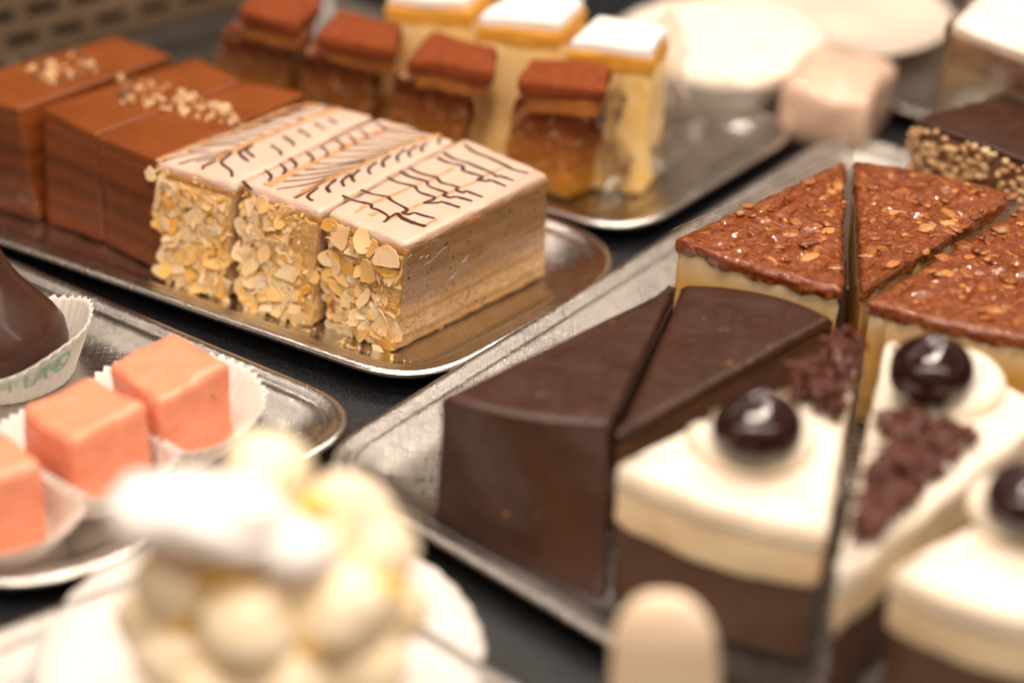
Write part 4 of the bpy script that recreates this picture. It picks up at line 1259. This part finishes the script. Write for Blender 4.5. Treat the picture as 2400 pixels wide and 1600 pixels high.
for (px, py, dy, r) in [(412, 1430, -1.4, .34), (721, 1480, -2.3, .36), (521, 1316, -1.2, .62), (894, 1350, -.9, .36), (712, 1160, .2, .42), (560, 1300, -1.6, .5), (480, 1290, -1.0, .42), (600, 1290, -1.5, .42)]:
    p = aty(px, py, y0 + 1.0 + dy)
    mb = MB(); ball(mb, p, (r * 1.3, r * .8, r * .8), 16, 10, .3, 1.2, int(px)); mb.build('caramel_drop', M['caramel'], root)
p = aty(500, 1192, y0 + .2)
fr = Matrix.Rotation(math.radians(9), 3, 'Y') @ Matrix.Rotation(math.radians(-8), 3, 'Z')
mb = MB(); ball(mb, p, (2.9, 1.6, 1.05), 40, 20, .3, 1.3, 5, fr, .12, 2.6); ball(mb, p + Vector((-1.6, -.3, .35)), (1.5, 1.3, .95), 24, 14, .15, 1.2, 9, None, .06, 3); ball(mb, p + Vector((2.2, -.6, -.55)), (1.15, 1, .85), 20, 12, .15, 1, 8, None, .06, 3)
ball(mb, p + Vector((.6, -.2, .45)), (1.5, 1.2, .8), 24, 14, .15, 1.2, 19, None, .06, 3)
mb.build('sugared_top', M['sugar'], root)
# pale biscuit standing at the front
p = aty(1525, 1358, 50.0)
root = thing('sponge_finger', (p.x + .1, 50, .4), 'blurred pale sponge finger standing in front of the cream wedge', 'biscuit')
mb = MB(); R = []
Hb = p.z - .4
for k in range(26):
    t = k / 25
    zz = .4 + Hb * t
    rr = (1.5 + .3 * (1 - t)) * (1 if t < .72 else math.sqrt(max(0.0004, 1 - ((t - .72) / .28) ** 2))) * (1 + .04 * nz((t * 4, 0, 1), 1.2, 3))
    R.append([Vector((p.x + .5 * (1 - t) + rr * math.cos(2 * PI * i / 28), 50 + (t - 1) * -.0 + rr * .5 * math.sin(2 * PI * i / 28), zz)) for i in range(28)])
rings(mb, R); mb.build('biscuit', M['biscuit'], root)

# ------------------------------------------------------------------ background: round pie, plates, wrapped pastry
pc = at(1660, 82, 2.9); pc.z = .5
root = thing('round_pie', pc, 'round pale pie with browned patches in a grey tin behind the trays', 'pie')
mb = MB(); R = []
for r, z in ((5.0, .5), (5.2, .6), (5.5, 2.3), (5.75, 2.6), (5.8, 2.5), (5.6, 2.2), (5.25, .7), (5.0, .62)):
    R.append([Vector((pc.x + r * math.cos(2 * PI * k / 64), pc.y + r * math.sin(2 * PI * k / 64), z)) for k in range(64)])
rings(mb, R); mb.build('tin', M['grey_tin'], root)
mb = MB(); R = []
for r, z in ((5.2, 2.0), (5.5, 2.5), (5.35, 2.85), (4.6, 3.15), (3.4, 3.35), (2, 3.45), (.8, 3.5), (.1, 3.5)):
    R.append([Vector((pc.x + r * math.cos(2 * PI * k / 64), pc.y + r * math.sin(2 * PI * k / 64), z + .25 * nz((r * math.cos(2 * PI * k / 64), r * math.sin(2 * PI * k / 64), 0), .8, 2))) for k in range(64)])
rings(mb, R); mb.build('meringue', M['meringue_top'], root)

pc2 = at(1925, 25, 2.5); pc2.z = 0
root = thing('round_dish', pc2, 'shallow cream coloured round dish behind the pie', 'dish')
mb = MB(); R = []
for r, z in ((3.0, .0), (3.4, .3), (5.6, 2.2), (6.1, 2.5), (6.1, 2.7), (5.6, 2.6), (4.6, 2.2), (2, 2.3), (.1, 2.4)):
    R.append([Vector((pc2.x + r * math.cos(2 * PI * k / 64), pc2.y + r * math.sin(2 * PI * k / 64), z)) for k in range(64)])
rings(mb, R); mb.build('dish_body', M['porcelain'], root)

q = [at(x, y, 3.6) for x, y in ((1790, 185), (2000, 235), (2065, 130), (1865, 90))]
b = [Vector((v.x, v.y, .1)) for v in q]
root = thing('wrapped_pastry', sum(b, Vector()) / 4, 'rosy beige pastry under shiny wrap beside the pie tin', 'pastry')
mb = MB(); block(mb, b, q, (10, 10, 10), .8, .2, .5, 8); mb.build('pastry', M['rosy'], root)
mb = MB(); c = sum(q + b, Vector()) / 8
block(mb, [c + (v - c) * 1.06 for v in b], [c + (v - c) * 1.08 for v in q], (16, 16, 14), .8, .3, .7, 12, .1, 2); mb.build('film_wrap', M['film'], root)

for o in bpy.data.objects:
    if '_o' in o: del o['_o']
